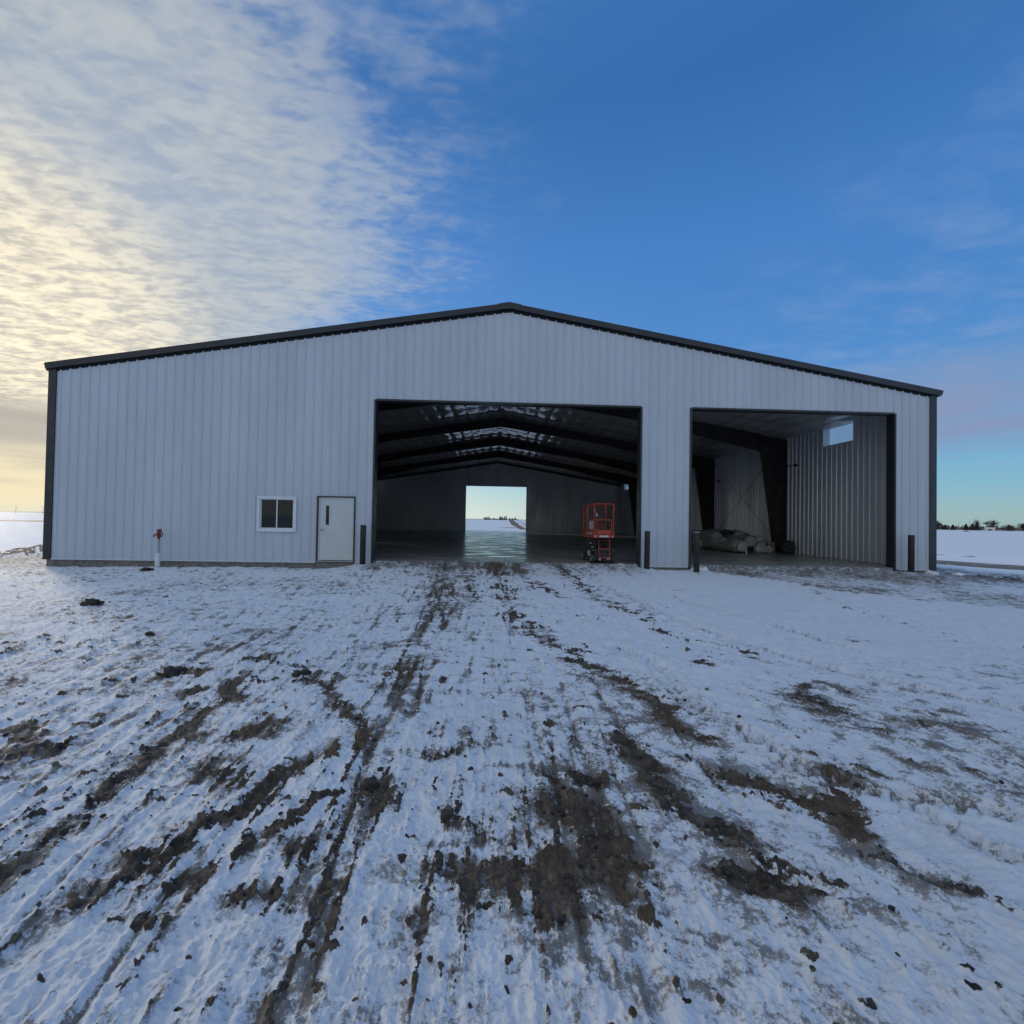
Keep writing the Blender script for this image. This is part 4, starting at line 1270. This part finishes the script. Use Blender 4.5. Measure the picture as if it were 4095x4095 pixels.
# platform
pf = MB()
pf.box(-W2, W2, 0.0, LB, 0.905, 1.0)
pf.box(-W2 - 0.004, -W2, 0.02, LB - 0.02, 0.88, 1.09).box(W2, W2 + 0.004, 0.02, LB - 0.02, 0.88, 1.09)
plat = pf.build('platform', 'orange', lift)
MB().box(-0.26, 0.26, 0.08, LB - 0.08, 0.868, 0.904).build('platform_frame', 'black', plat)
td = MB().box(-0.15, 0.16, -0.008, -0.003, 0.93, 0.985).box(-W2 + 0.0, -W2 + 0.09, -0.008, -0.003, 0.945, 0.975).box(W2 - 0.05, W2 + 0.003, -0.008, -0.003, 0.93, 0.96)
td.build('warning_decal', 'decal', plat)
lt = MB()
for i, (a, b) in enumerate(((0.30, 0.42), (0.46, 0.55), (0.60, 0.72), (0.78, 0.86), (0.92, 1.10), (1.18, 1.30))):
    lt.box(-W2 - 0.010, -W2 - 0.006, a, b, 1.005, 1.065)
lt.build('side_lettering', 'decal', plat)
# rails
T = 0.021
rl = MB()
ztop, zmid = 2.10, 1.53
cor = [(-W2, 0.02), (W2, 0.02), (W2, LB - 0.02), (-W2, LB - 0.02)]
for i in range(4):
    a, b = cor[i], cor[(i + 1) % 4]
    rl.tube([(*a, ztop), (*b, ztop)], T, 8)
    if i != 0:
        rl.tube([(*a, zmid), (*b, zmid)], T * 0.85, 8)
for (x, y) in cor + [(-W2, LB * 0.62), (W2, LB * 0.62), (-W2, LB * 0.32 + 0.6), (W2, LB * 0.32 + 0.6)]:
    rl.tube([(x, y, 0.99), (x, y, ztop)], T, 8)
    rl.box(x - 0.028, x + 0.028, y - 0.028, y + 0.028, 1.80, 1.88)
    rl.box(x - 0.028, x + 0.028, y - 0.028, y + 0.028, 1.0, 1.12)
rails = rl.build('guard_rail', 'orange', lift)
kp = MB()
kp.box(-W2 - 0.003, -W2 + 0.003, 0.05, LB - 0.05, 1.091, 1.17).box(W2 - 0.003, W2 + 0.003, 0.05, LB - 0.05, 1.091, 1.17).box(-W2 + .03, W2 - .03, LB - 0.023, LB - 0.017, 1.0, 1.15)
kp.build('toe_board', 'orange', rails)
gp = MB()
for i in range(6):
    zz = 1.20 + i * 0.052
    gp.box(-W2 - 0.012, -W2 - 0.004, 0.12, 0.72, zz, zz + 0.026)
for i in range(8):
    yy = 0.13 + i * 0.078
    gp.box(-W2 - 0.016, -W2 - 0.013, yy, yy + 0.03, 1.20, 1.49)
gp.build('side_placard', 'decal', rails)
gt = MB()
gx = 0.265
gt.tube([(-gx, 0.0, 1.13), (-gx, 0.0, 1.535), (gx, 0.0, 1.535), (gx, 0.0, 1.13)], 0.024, 8)
gt.box(-gx - 0.02, gx + 0.02, -0.006, 0.006, 1.02, 1.17)
gt.tube([(-W2, 0.02, zmid), (-gx, 0.0, zmid)], 0.018, 8).tube([(gx, 0.0, zmid), (W2, 0.02, zmid)], 0.018, 8)
gt.build('gate', 'orange', lift)
ld = MB()
lx = 0.19
ld.tube([(-lx, -0.045, 0.20), (-lx, -0.035, 0.80), (lx, -0.035, 0.80), (lx, -0.045, 0.20)], 0.019, 8)
ld.tube([(-lx, -0.045, 0.21), (lx, -0.045, 0.21)], 0.020, 8).tube([(-lx, -0.04, 0.51), (lx, -0.04, 0.51)], 0.020, 8)
for sx in (-1, 1):
    ld.box(sx * lx - 0.012, sx * lx + 0.012, -0.04, 0.02, 0.22, 0.25)
ld.build('ladder', 'orange', lift)
cpst = MB().tube([(0.06, 0.95, 1.0), (0.06, 0.95, 1.62)], 0.018, 8)
cpst.build('control_post', 'orange', lift)
cbx = MB()
cbx.box(-0.02, 0.15, 0.86, 1.02, 1.62, 1.76)
cbx.box(0.00, 0.13, 0.88, 1.00, 1.77, 1.82, rot=(R(18), 0, 0))
cbx.tube([(0.03, 0.94, 1.80), (0.03, 0.93, 1.92), (0.06, 0.92, 1.98), (0.12, 0.92, 1.97), (0.14, 0.94, 1.88), (0.11, 0.95, 1.80)], 0.022, 8)
cbx.lathe([(0, 1.80), (0.04, 1.80), (0.05, 1.84), (0.045, 1.93), (0.03, 1.98), (0, 2.0)], (0.07, 0.96, 0), 'z', 12)
ctl = cbx.build('control_box', 'plastic', lift)
MB().box(-0.055, -0.021, 0.87, 0.95, 1.66, 1.79).build('manual_holder', 'decal', ctl)
MB().tube([(0.06, 0.93, 1.62), (0.13, 0.90, 1.45), (0.24, 0.88, 1.40), (0.28, 0.90, 1.52)], 0.009, 6).tube([(0.07, 0.93, 1.35), (0.11, 0.9, 1.22), (0.08, 0.9, 1.12), (0.15, 0.9, 1.05)], 0.010, 6).build('coiled_cord', 'plastic', ctl)

# ------------------------------------------------------------------ heap of insulation rolls in the right bay
def roll_mesh(p0, p1, rad, squash=0.85, seed=0, seg=64, n=110, lump=0.10, taper=0.25, puff=None):
    """soft wrapped roll lying from p0 to p1 (points at its axis)"""
    p0, p1 = Vector(p0), Vector(p1)
    tg = (p1 - p0)
    L = tg.length
    tg.normalize()
    side = Vector((-tg.y, tg.x, 0)).normalized()
    upv = side.cross(tg) * -1
    if upv.z < 0:
        upv = -upv
    u = np.linspace(0, 1, n)
    a = np.linspace(0, 2 * math.pi, seg, endpoint=False)
    U, A = np.meshgrid(u, a, indexing='ij')
    X = U * L
    cz = np.cos(A)
    sz = np.sin(A)
    nx_ = 1 + lump * fbm(X * 1.5 + seed * 3, cz * 1.2 + sz * 0.8 + seed, 3, seed) + lump * 0.55 * np.sin(X * 9 + 2.5 * sz + 1.2 * perlin(X * 2, A, seed + 5)) * np.maximum(0, perlin(X * 1.4, A * 0.8, seed + 9) + 0.3)
    creases = np.abs(perlin(X * 3.1 + A * 0.4, A * 2.2, seed + 13))
    nx_ = nx_ - 0.07 * (1 - sstep(creases, 0.0, 0.14))
    nx_ = nx_ + 0.07 * fbm(X * 4.5 + sz * 2.0, cz * 3.0 + X * 1.3 + seed, 4, seed + 19, 0.6) * 1.5 * (lump / 0.1) ** 0.5
    e = np.minimum(U, 1 - U) * L
    cap = np.clip(1 - (1 - np.clip(e / (taper * rad * 2), 0, 1)) ** 2, 0.0, 1) ** 0.5
    cap = np.maximum(cap, 0.35)
    rr_ = rad * nx_ * cap
    s_ = sz * rr_
    c_ = cz * rr_ * squash
    c_ = np.maximum(c_, -rad * squash * 0.82)
    vs = []
    P = np.array(p0)[None, None, :] + X[..., None] * np.array(tg) + s_[..., None] * np.array(side) + c_[..., None] * np.array(upv)
    vs = P.reshape(-1, 3)
    fs = []
    for i in range(n - 1):
        for k in range(seg):
            fs.append((i * seg + k, i * seg + (k + 1) % seg, (i + 1) * seg + (k + 1) % seg, (i + 1) * seg + k))
    mb = MB().add(vs, fs, True)
    mb.add(vs[:seg][::-1], [tuple(range(seg))])
    mb.add(vs[-seg:], [tuple(range(seg))])
    return mb


def end_spiral(center, rad, turns, facing, squash=0.95, thick=0.028):
    pts = []
    n = int(turns * 22)
    for i in range(n + 1):
        t = i / n
        a = t * turns * 2 * math.pi
        r_ = rad * (1 - 0.80 * t)
        pts.append(Vector(center) + Vector((math.cos(a) * r_, -0.02 - 0.02 * math.sin(3 * a), math.sin(a) * r_ * squash)))
    return MB().tube(pts, thick, 6)


GRP = 'wrapped insulation rolls heaped in the right bay'
roll = thing('insulation_roll', 'long olive insulation roll with white marker writing along the front of the heap', 'insulation roll', (11.95, 6.75, 0), 0, GRP)
roll_mesh((0, 0.05, 0.34), (-0.15, 4.35, 0.37), 0.42, 0.86, 3).build('wrapping', 'bag', roll)
roll_mesh((0.06, -0.10, 0.30), (0.02, 0.16, 0.32), 0.30, 0.9, 8, n=16, taper=0.10, lump=0.06).build('roll_end', 'bag_pale', roll)
# marker figures painted on the flank that faces the doorway
def marks(strokes, y_of, rad=0.42, cx=-0.03, czr=0.34, w=0.030):
    mb = MB()
    for st in strokes:
        pts = []
        for u, v in st:
            yv = y_of(u)
            ang = R(64) - v * 0.95
            pts.append((cx - 0.02 * yv - math.cos(math.pi / 2 - (math.pi / 2 - ang) * 1.0) * 0 - math.sin(ang) * (rad * 1.05), yv, czr + math.cos(ang) * rad * 0.93))
        mb.tube(pts, w * 0.5, 5)
    return mb
fig = [[(0, .8), (.12, .95), (.25, .8), (.2, .45), (0, 0.05), (.3, 0.05)], [(.5, .95), (.48, 0)], [(.72, .95), (.70, 0)], [(1.12, .7), (.95, .75), (.98, .45), (1.12, .3), (1.0, .05)]]
for st in fig:
    marks([st], lambda u: 2.35 - u * 1.15, w=0.05).build('marker_figure', 'paint_white', roll)
sm = [[(0, .75), (.1, .6)], [(.16, .6), (.22, .52)], [(.35, .55), (.5, .5), (.6, .55)], [(.7, .45), (.85, .4)], [(.95, .5), (1.05, .4)]]
for st in sm:
    marks([st], lambda u: 4.0 - u * 1.3, w=0.03).build('marker_smear', 'paint_white', roll)

r_b = thing('insulation_roll', 'crumpled olive roll lying on top at the far left of the heap', 'insulation roll', (12.0, 8.9, 0.55), 0, GRP)
roll_mesh((-0.1, 0, 0.12), (-0.05, 3.2, 0.16), 0.40, 0.85, 17, lump=0.15).build('wrapping', 'bag', r_b)
r_c = thing('insulation_roll', 'olive roll with an open spiral end facing the doorway, second layer of the heap', 'insulation roll', (12.72, 7.15, 0.30), 0, GRP)
roll_mesh((0, 0.03, 0.24), (0.0, 3.9, 0.30), 0.34, 0.95, 23, taper=0.12, lump=0.10).build('wrapping', 'bag', r_c)
end_spiral((0.0, 0.05, 0.25), 0.24, 2.6, -1).build('spiral_end', 'bag_pale', r_c)
r_d = thing('insulation_roll', 'slumped pale ended roll beside the tan cardboard box', 'insulation roll', (13.30, 7.2, 0), 0, GRP)
roll_mesh((0, 0.0, 0.27), (0.1, 3.6, 0.32), 0.34, 0.9, 31, lump=0.16, taper=0.18).build('wrapping', 'bag', r_d)
roll_mesh((0.02, -0.14, 0.20), (0.02, 0.12, 0.24), 0.20, 1.0, 37, n=14, taper=0.2, lump=0.2).build('roll_end', 'bag_pale', r_d)
r_e = thing('insulation_roll', 'brownish roll bridging the top of the heap behind the spiral end', 'insulation roll', (12.85, 8.3, 0.62), R(6), GRP)
roll_mesh((0, 0, 0.16), (0.1, 3.3, 0.18), 0.36, 0.85, 43, lump=0.14).build('wrapping', 'bag', r_e)
r_f = thing('insulation_roll', 'small olive roll leaning on the right flank of the heap', 'insulation roll', (13.35, 7.5, 0.45), R(-4), GRP)
roll_mesh((0, 0, 0.14), (0, 2.6, 0.22), 0.24, 0.95, 47, lump=0.18).build('wrapping', 'bag_pale', r_f)
r_g = thing('insulation_roll', 'dim grey roll lying flat on the floor behind the heap', 'insulation roll', (11.35, 9.9, 0), R(-10), GRP)
roll_mesh((0, 0, 0.25), (0, 2.4, 0.27), 0.30, 0.9, 53).build('wrapping', 'bag', r_g)
r_h = thing('insulation_roll', 'short crumpled roll lying crosswise in front of the slumped pale ended roll', 'insulation roll', (12.75, 6.85, 0), R(8), GRP)
roll_mesh((0, 0, 0.18), (0.95, 0.1, 0.16), 0.21, 0.9, 83, lump=0.24, taper=0.3).build('wrapping', 'bag_pale', r_h)
tp = roll_mesh((12.1, 8.6, 0.99), (14.0, 10.2, 0.84), 0.34, 0.30, 61, lump=0.3).build('plastic_sheet', 'bag_dark')
tag(tp, 'black plastic sheet crumpled over the top of the insulation heap', 'plastic sheet')
bxm = MB()
bxm.box(13.62, 14.02, 7.28, 7.75, 0.0, 0.55)
cbo = bxm.build('cardboard_box', 'cardboard')
tag(cbo, 'plain tan cardboard box standing between the rolls and the netting bundle', 'box')
MB().box(13.62, 13.81, 7.27, 7.279, 0.50, 0.548).build('tape_strip', 'bag_pale', cbo)
netm = roll_mesh((14.10, 6.9, 0.30), (14.72, 6.85, 0.24), 0.40, 0.85, 71, seg=48, n=48, lump=0.35, taper=0.5)
nb = netm.build('netting_bundle', 'net')
tag(nb, 'dark bundle of tangled netting dumped at the foot of the first column', 'netting')
sc_ = MB()
for i in range(26):
    a, b = random.uniform(0, 6.28), random.uniform(0.2, 1.4)
    c = Vector((14.4 + 0.40 * math.cos(a) * math.sin(b), 6.85 + 0.38 * math.sin(a) * math.sin(b), 0.28 + 0.36 * math.cos(b)))
    pts = [c + Vector((random.uniform(-.12, .12), random.uniform(-.08, .08), random.uniform(-.07, .09))) for _ in range(4)]
    sc_.tube(pts, 0.012, 5)
sc_.build('loose_cords', 'bag_dark', nb)
stake = MB().tube([(0, 0, 0.0), (0, 0, 0.16)], 0.035, 10)
stk = stake.build('pipe_stub', 'pvc', None, (12.02, 6.42, 0.0))
tag(stk, 'short white pipe stub standing on the floor in front of the insulation heap', 'pipe stub')

# pipe stubs standing in the slab far back on the left
pst = MB().tube([(0, 0, 0), (0, 0, 0.45)], 0.05, 10).build('pipe_stub', 'pvc', None, (-13.4, 34.0, 0.0))
tag(pst, 'thin pipe stub rising from the floor in the dark far left of the building', 'pipe stub')

# ------------------------------------------------------------------ lumps of mud and snow
def lump(rad, seed, squash=0.7, sub=3, rough=0.35):
    import bmesh
    bm = bmesh.new()
    bmesh.ops.create_icosphere(bm, subdivisions=sub, radius=1.0)
    vs = np.array([v.co[:] for v in bm.verts])
    fs = [tuple(v.index for v in f.verts) for f in bm.faces]
    bm.free()
    n = fbm(vs[:, 0] * 1.3 + vs[:, 2] * 0.9 + seed * 7.7, vs[:, 1] * 1.3 - vs[:, 2] * 0.7 + seed, 4, seed % 50, 0.6)
    vs = vs * (1 + rough * n)[:, None] * rad
    vs[:, 2] *= squash
    return vs, fs


for i, (x, y, rad, lab) in enumerate((
        (-8.02, -6.75, 0.135, 'black mud clod, the largest one alone in the smooth snow at the left'),
        (-8.75, -8.05, 0.085, 'round mud clod near the left edge of the yard, left of the largest clod'),
        (-5.30, -9.05, 0.055, 'small round mud clod right below the largest clod'),
        (-11.0, -1.35, 0.13, 'black mud clod on the snow just in front of the yard hydrant'),
        (-4.02, -10.45, 0.10, 'jagged broken mud clod among the ripples of snow, left foreground'),
        (-2.58, -10.62, 0.07, 'mud clod with a snow cap at the end of the left track'),
        (-1.30, -12.66, 0.055, 'mud clod at the top of the mud patch, centre left foreground'))):
    vs, fs = lump(rad, 300 + i, 0.5, 3, 0.7)
    o = MB().add(vs, fs, True).build('mud_clod', 'mud', None, (x, y, ground_z(x, y) + rad * 0.10))
    tag(o, lab, 'mud clod', 'mud clods standing out of the snow')
for i, (x, y, rad, lab) in enumerate((
        (14.55, -0.62, 0.20, 'round snow lump at the foot of the wall beside the rightmost bollard'),
        (15.35, -0.75, 0.17, 'snow lump at the foot of the right building corner'),
        (6.62, -0.45, 0.15, 'small snow heap behind the bollard with the pale rim'))):
    vs, fs = lump(rad, 340 + i, 0.75, 3, 0.30)
    o = MB().add(vs, fs, True).build('snow_lump', 'snowlump', None, (x, y, ground_z(x, y) + rad * 0.25))
    tag(o, lab, 'snow lump', 'snow lumps along the front wall')

cb_ = MB()
rng = np.random.default_rng(5)
cand = np.where((GM > 0.25) & (GR < 13.5) & (GR > 1.2))[0]
wgt = GR[cand] ** 1.2
pick = rng.choice(cand, size=500, p=wgt / wgt.sum())
protos = [lump(1.0, 400 + k, 0.75, 1, 0.55) for k in range(10)]
for k in pick:
    rr_ = GR[k]
    rad = float(rng.gamma(2.0, 0.0042)) * (0.6 + rr_ * 0.10) + 0.003
    rad = min(rad, 0.024)
    vs, fs = protos[int(rng.integers(0, 10))]
    a = rng.uniform(0, 6.28)
    c, s = math.cos(a), math.sin(a)
    q = np.stack([(vs[:, 0] * c - vs[:, 1] * s) * rad, (vs[:, 0] * s + vs[:, 1] * c) * rad, vs[:, 2] * rad], -1)
    j = rng.normal(0, 0.03, 2)
    q += np.array([GX[k] + j[0], GY[k] + j[1], GZ[k] + rad * 0.02])
    cb_.add(q, fs, False)
co_ = cb_.build('mud_crumbs', 'mud')
tag(co_, 'frozen mud crumbs scattered over the ruts in the snow', 'mud crumbs', None, 'stuff')

# ------------------------------------------------------------------ far trees, poles, shed
def spruce(x, y, h, w, label, group, seed):
    rng = random.Random(seed)
    h *= 1.15 if y < 600 else 1.0
    z = tz(x, y) - 0.1
    t = thing('spruce_tree', label, 'tree', (x, y, z), rng.uniform(0, 6), group)
    MB().tube([(0, 0, 0), (0, 0, h * 0.9)], [h * 0.025, h * 0.004], 6).build('trunk', 'bark', t)
    mb = MB()
    for i in range(520):
        u = rng.random() ** 1.25
        zz = h * (0.04 + 0.96 * u)
        rmax = w / 2 * (1 - u) ** 0.8 * rng.uniform(0.75, 1.12) + 0.05
        a = rng.uniform(0, 2 * math.pi)
        rr_ = rmax * math.sqrt(rng.uniform(0.25, 1))
        c = Vector((math.cos(a) * rr_, math.sin(a) * rr_, zz - 0.12 * rr_))
        s = h * 0.065 * rng.uniform(0.6, 1.3)
        d = Vector((math.cos(a), math.sin(a), -0.35))
        e = Vector((-math.sin(a), math.cos(a), rng.uniform(-.3, .3)))
        mb.add([c - d * s - e * s * 0.5, c + d * s * 1.2, c - d * s + e * s * 0.5, c + Vector((0, 0, s * 0.6))], [(0, 1, 3), (1, 2, 3), (0, 1, 2)])
    mb.build('crown', 'spruce', t)
    return t


def bare_tree(x, y, h, w, label, group, seed, name='bare_tree', trunk_h=0.22, levels=4):
    rng = random.Random(seed)
    h *= 1.28 if y < 600 else 1.0
    z = tz(x, y) - 0.1
    t = thing(name, label, 'tree' if 'tree' in name else 'bush', (x, y, z), 0, group)
    tr = MB()
    cr = MB()

    def grow(p, d, L, rad, lv):
        q = p + d * L
        (tr if lv < 2 else cr).tube([p, p + d * L * 0.5 + Vector((rng.uniform(-.06, .06) * L, rng.uniform(-.06, .06) * L, 0)), q], [rad, rad * 0.82, rad * 0.6], 5 if lv < 2 else 3, caps=False)
        if lv >= levels:
            return
        nb_ = 4 if lv < 1 else rng.choice((3, 4))
        for _ in range(nb_):
            a = rng.uniform(0, 6.28)
            sp = rng.uniform(0.35, 0.95) if lv else rng.uniform(0.15, 0.85)
            nd = Vector((d.x * 0.8 + math.cos(a) * sp, d.y * 0.8 + math.sin(a) * sp, d.z * 0.9 + rng.uniform(-.05, .25))).normalized()
            grow(q - d * L * rng.uniform(0, 0.65), nd, L * rng.uniform(0.60, 0.80), rad * 0.66, lv + 1)
    levels = min(levels, 3)
    grow(Vector((0, 0, 0)), Vector((0, 0, 1)), h * trunk_h, h * 0.03, 0)
    xs_ = [abs(v[0]) for v in cr.v] + [abs(v[1]) for v in cr.v]
    xs_.sort()
    sx = (w * 0.40) / max(1e-3, xs_[int(len(xs_) * 0.985)])
    sz = 0.86 * h / max(v[2] for v in cr.v)
    for mb in (tr, cr):
        mb.v = [(a * sx, b * sx, c * sz) for a, b, c in mb.v]
    # the haze of fine twigs that fills the crown
    zc0, rz_ = h * (0.52 if trunk_h > 0.15 else 0.40), h * (0.47 if trunk_h > 0.15 else 0.55)
    org = Vector((0, 0, h * 0.22))
    for _ in range(int(700 + 60 * w)):
        d = Vector((rng.gauss(0, 1), rng.gauss(0, 1), rng.gauss(0.25, 1))).normalized()
        k = rng.random() ** 0.45 * rng.uniform(0.8, 1.06)
        c = Vector((d.x * w / 2 * k, d.y * w / 2 * k, max(0.1 * h, zc0 + d.z * rz_ * k)))
        g = (c - org).normalized() + Vector((rng.gauss(0, .45), rng.gauss(0, .45), rng.gauss(0.1, .4)))
        g.normalize()
        L = h * rng.uniform(0.05, 0.13)
        s = g.orthogonal().normalized() * h * rng.uniform(0.004, 0.009)
        cr.add([c - g * L - s, c - g * L + s, c + g * L], [(0, 1, 2)])
    tr.build('trunk', 'bark', t)
    cr.build('crown', 'twig', t)
    return t


spruce(430.4, 406.9, 5.8, 8.4, 'broad dark spruce right beside the building corner, leftmost on the right horizon', 'trees on the right horizon', 1)
spruce(426.6, 398.5, 4.4, 4.6, 'low dark spruce in the clump right of the leftmost spruce', 'trees on the right horizon', 2)
spruce(430.8, 395.3, 4.6, 4.6, 'low dark spruce at the right end of the first spruce clump', 'trees on the right horizon', 3)
spruce(454.9, 405.8, 5.5, 4.6, 'lone cone shaped spruce standing left of the thin mast', 'trees on the right horizon', 4)
spruce(461.0, 405.6, 5.7, 5.4, 'dark spruce just right of the thin mast, in front of a bare tree', 'trees on the right horizon', 5)
spruce(454.7, 395.8, 5.0, 6.5, 'wide dark spruce touching the one right of the mast', 'trees on the right horizon', 6)
bare_tree(436.7, 416.6, 8.2, 6.0, 'leafless tree behind the leftmost spruce at the building corner', 'trees on the right horizon', 11)
bare_tree(480.9, 419.8, 9.5, 6.5, 'thin leafless tree rising behind the two spruces right of the mast', 'trees on the right horizon', 12)
bare_tree(479.7, 404.8, 9.2, 11.5, 'large round leafless tree standing over the pale shed', 'trees on the right horizon', 13, levels=5)
bare_tree(484.4, 394.6, 5.8, 10.5, 'low wide leafless bush right of the large round tree', None, 14, 'bare_bush', 0.12)
bare_tree(544.4, 432.2, 7.4, 11.0, 'leafless tree cut by the right edge of the photo', 'trees on the right horizon', 15)
bare_tree(505.0, 409.0, 4.4, 6.0, 'small brown bush between the low wide bush and the large round tree', None, 16, 'bare_bush', 0.12, 3)

ms = MB().tube([(0, 0, 0), (0, 0, 11.0)], [0.16, 0.06], 6).tube([(-0.5, 0, 8.6), (0.5, 0, 8.6)], 0.04, 5)
tag(ms.build('radio_mast', 'polewood', None, (489.6, 434.4, tz(489.6, 434.4))), 'thin tall mast between the spruces on the right horizon', 'mast')


def utility_pole(x, y, h, label, group):
    t = thing('utility_pole', label, 'pole', (x, y, tz(x, y)), R(20), group)
    MB().tube([(0, 0, -0.3), (0, 0, h)], [0.16, 0.10], 8).build('post', 'polewood', t)
    MB().box(-1.1, 1.1, -0.07, 0.07, h - 0.75, h - 0.6).build('crossarm', 'polewood', t)


utility_pole(488.2, 444.5, 6.6, 'short utility pole left of the lone cone shaped spruce on the right horizon', 'utility poles along the horizon')
utility_pole(-522.9, 506.6, 8.0, 'left one of two far poles on the yellow left horizon', 'utility poles along the horizon')
utility_pole(-493.3, 505.4, 8.5, 'far pole on the left horizon nearer the building corner', 'utility poles along the horizon')
utility_pole(47.3, 833.3, 8.5, 'left one of two far poles seen at the right of the rear doorway', 'utility poles along the horizon')
utility_pole(53.3, 833.0, 10.0, 'right one of two far poles seen at the right edge of the rear doorway', 'utility poles along the horizon')

shd = thing('farm_shed', 'low pale farm shed under the large round leafless tree', 'shed', (461.3, 390.6, tz(461.3, 390.6) - 0.1), R(-40))
MB().box(-3.2, 3.2, -2.5, 2.5, 0, 2.1).build('wall', 'shed', shd)
MB().prism([(-2.8, 2.12), (0, 3.1), (2.8, 2.12), (2.8, 2.05), (0, 2.9), (-2.8, 2.05)], -3.4, 3.4, 'x').build('roof', 'snowlump', shd)
MB().box(-0.9, 0.9, -2.53, -2.505, 0, 1.8).build('door', 'polewood', shd)
jk = MB()
jk.box(-1.6, 1.6, -0.5, 0.5, 0, 0.34).box(-0.7, 0.5, -0.35, 0.35, 0.341, 0.6)
jk.prism([(-1.6, 0), (-2.4, 0.0), (-1.6, 0.3)], -0.3, 0.3, 'y')
tag(jk.build('hay_bale_remnant', 'mud', None, (310.2, 271.7, tz(310.2, 271.7) - 0.05)), 'dark low lump of debris lying alone in the right snow field', 'debris')

BG = 'trees on the horizon seen through the rear doorway'
SH = 'tiny dark tree on the horizon framed by the rear doorway'
bx_list = [(-16.0, 5.0, 8.0, 'b'), (-12.5, 5.2, 5.5, 's'), (-9.6, 6.6, 3.0, 's'), (-6.5, 5.0, 5.0, 's'), (1.2, 4.2, 7.0, 'b'), (6.5, 3.2, 4.0, 'b'), (11.9, 6.4, 4.6, 's'), (14.3, 7.0, 4.0, 's'), (17.0, 6.2, 3.6, 's'), (20.5, 7.2, 3.0, 's'), (23.6, 8.2, 3.4, 's'), (29.6, 4.6, 4.0, 'b'), (34.5, 4.8, 4.6, 's')]
for i, (x, h, w, kd) in enumerate(bx_list):
    if kd == 's':
        spruce(x, 834.0 - i, h, w, 'tiny dark evergreen on the horizon framed by the rear doorway', BG + ', evergreen', 30 + i)
    else:
        bare_tree(x, 834.0 - i, h, w, 'tiny leafless tree on the horizon framed by the rear doorway', BG + ', leafless', 30 + i, levels=3)
spruce(40.2, 826, 5.6, 8.0, 'wide green evergreen at the right end of the tree row behind the rear doorway', BG, 51)
hd_ = MB()
for i in range(900):
    x = -18 + 66 * random.random()
    c = Vector((x, 842 + random.uniform(-3, 3), tz(x, 842) + random.random() ** 1.5 * 2.0))
    s = random.uniform(0.3, 0.7)
    e = Vector((random.uniform(-1, 1), random.uniform(-1, 1), random.uniform(-.5, .5))) * s
    hd_.add([c - e, c + Vector((e.y, -e.x, s)), c + e], [(0, 1, 2)])
tag(hd_.build('hedge_row', 'twig'), 'low dark brush along the horizon under the trees framed by the rear doorway', 'brush', None, 'stuff')
hr = MB()
for i in range(2600):
    a = R(random.uniform(36, 60))
    d = 900 + random.uniform(-20, 20)
    x, y = CX + d * math.sin(a), -CD + d * math.cos(a)
    c = Vector((x, y, tz(x, y) + random.random() ** 1.4 * 4.2))
    s = random.uniform(0.7, 1.8)
    e = Vector((random.uniform(-1, 1), random.uniform(-1, 1), random.uniform(-.4, .4))) * s
    hr.add([c - e, c + Vector((e.y, -e.x, s)), c + e], [(0, 1, 2)])
tag(hr.build('far_tree_line', 'twig'), 'thin brown line of distant trees along the right horizon', 'tree line', None, 'stuff')
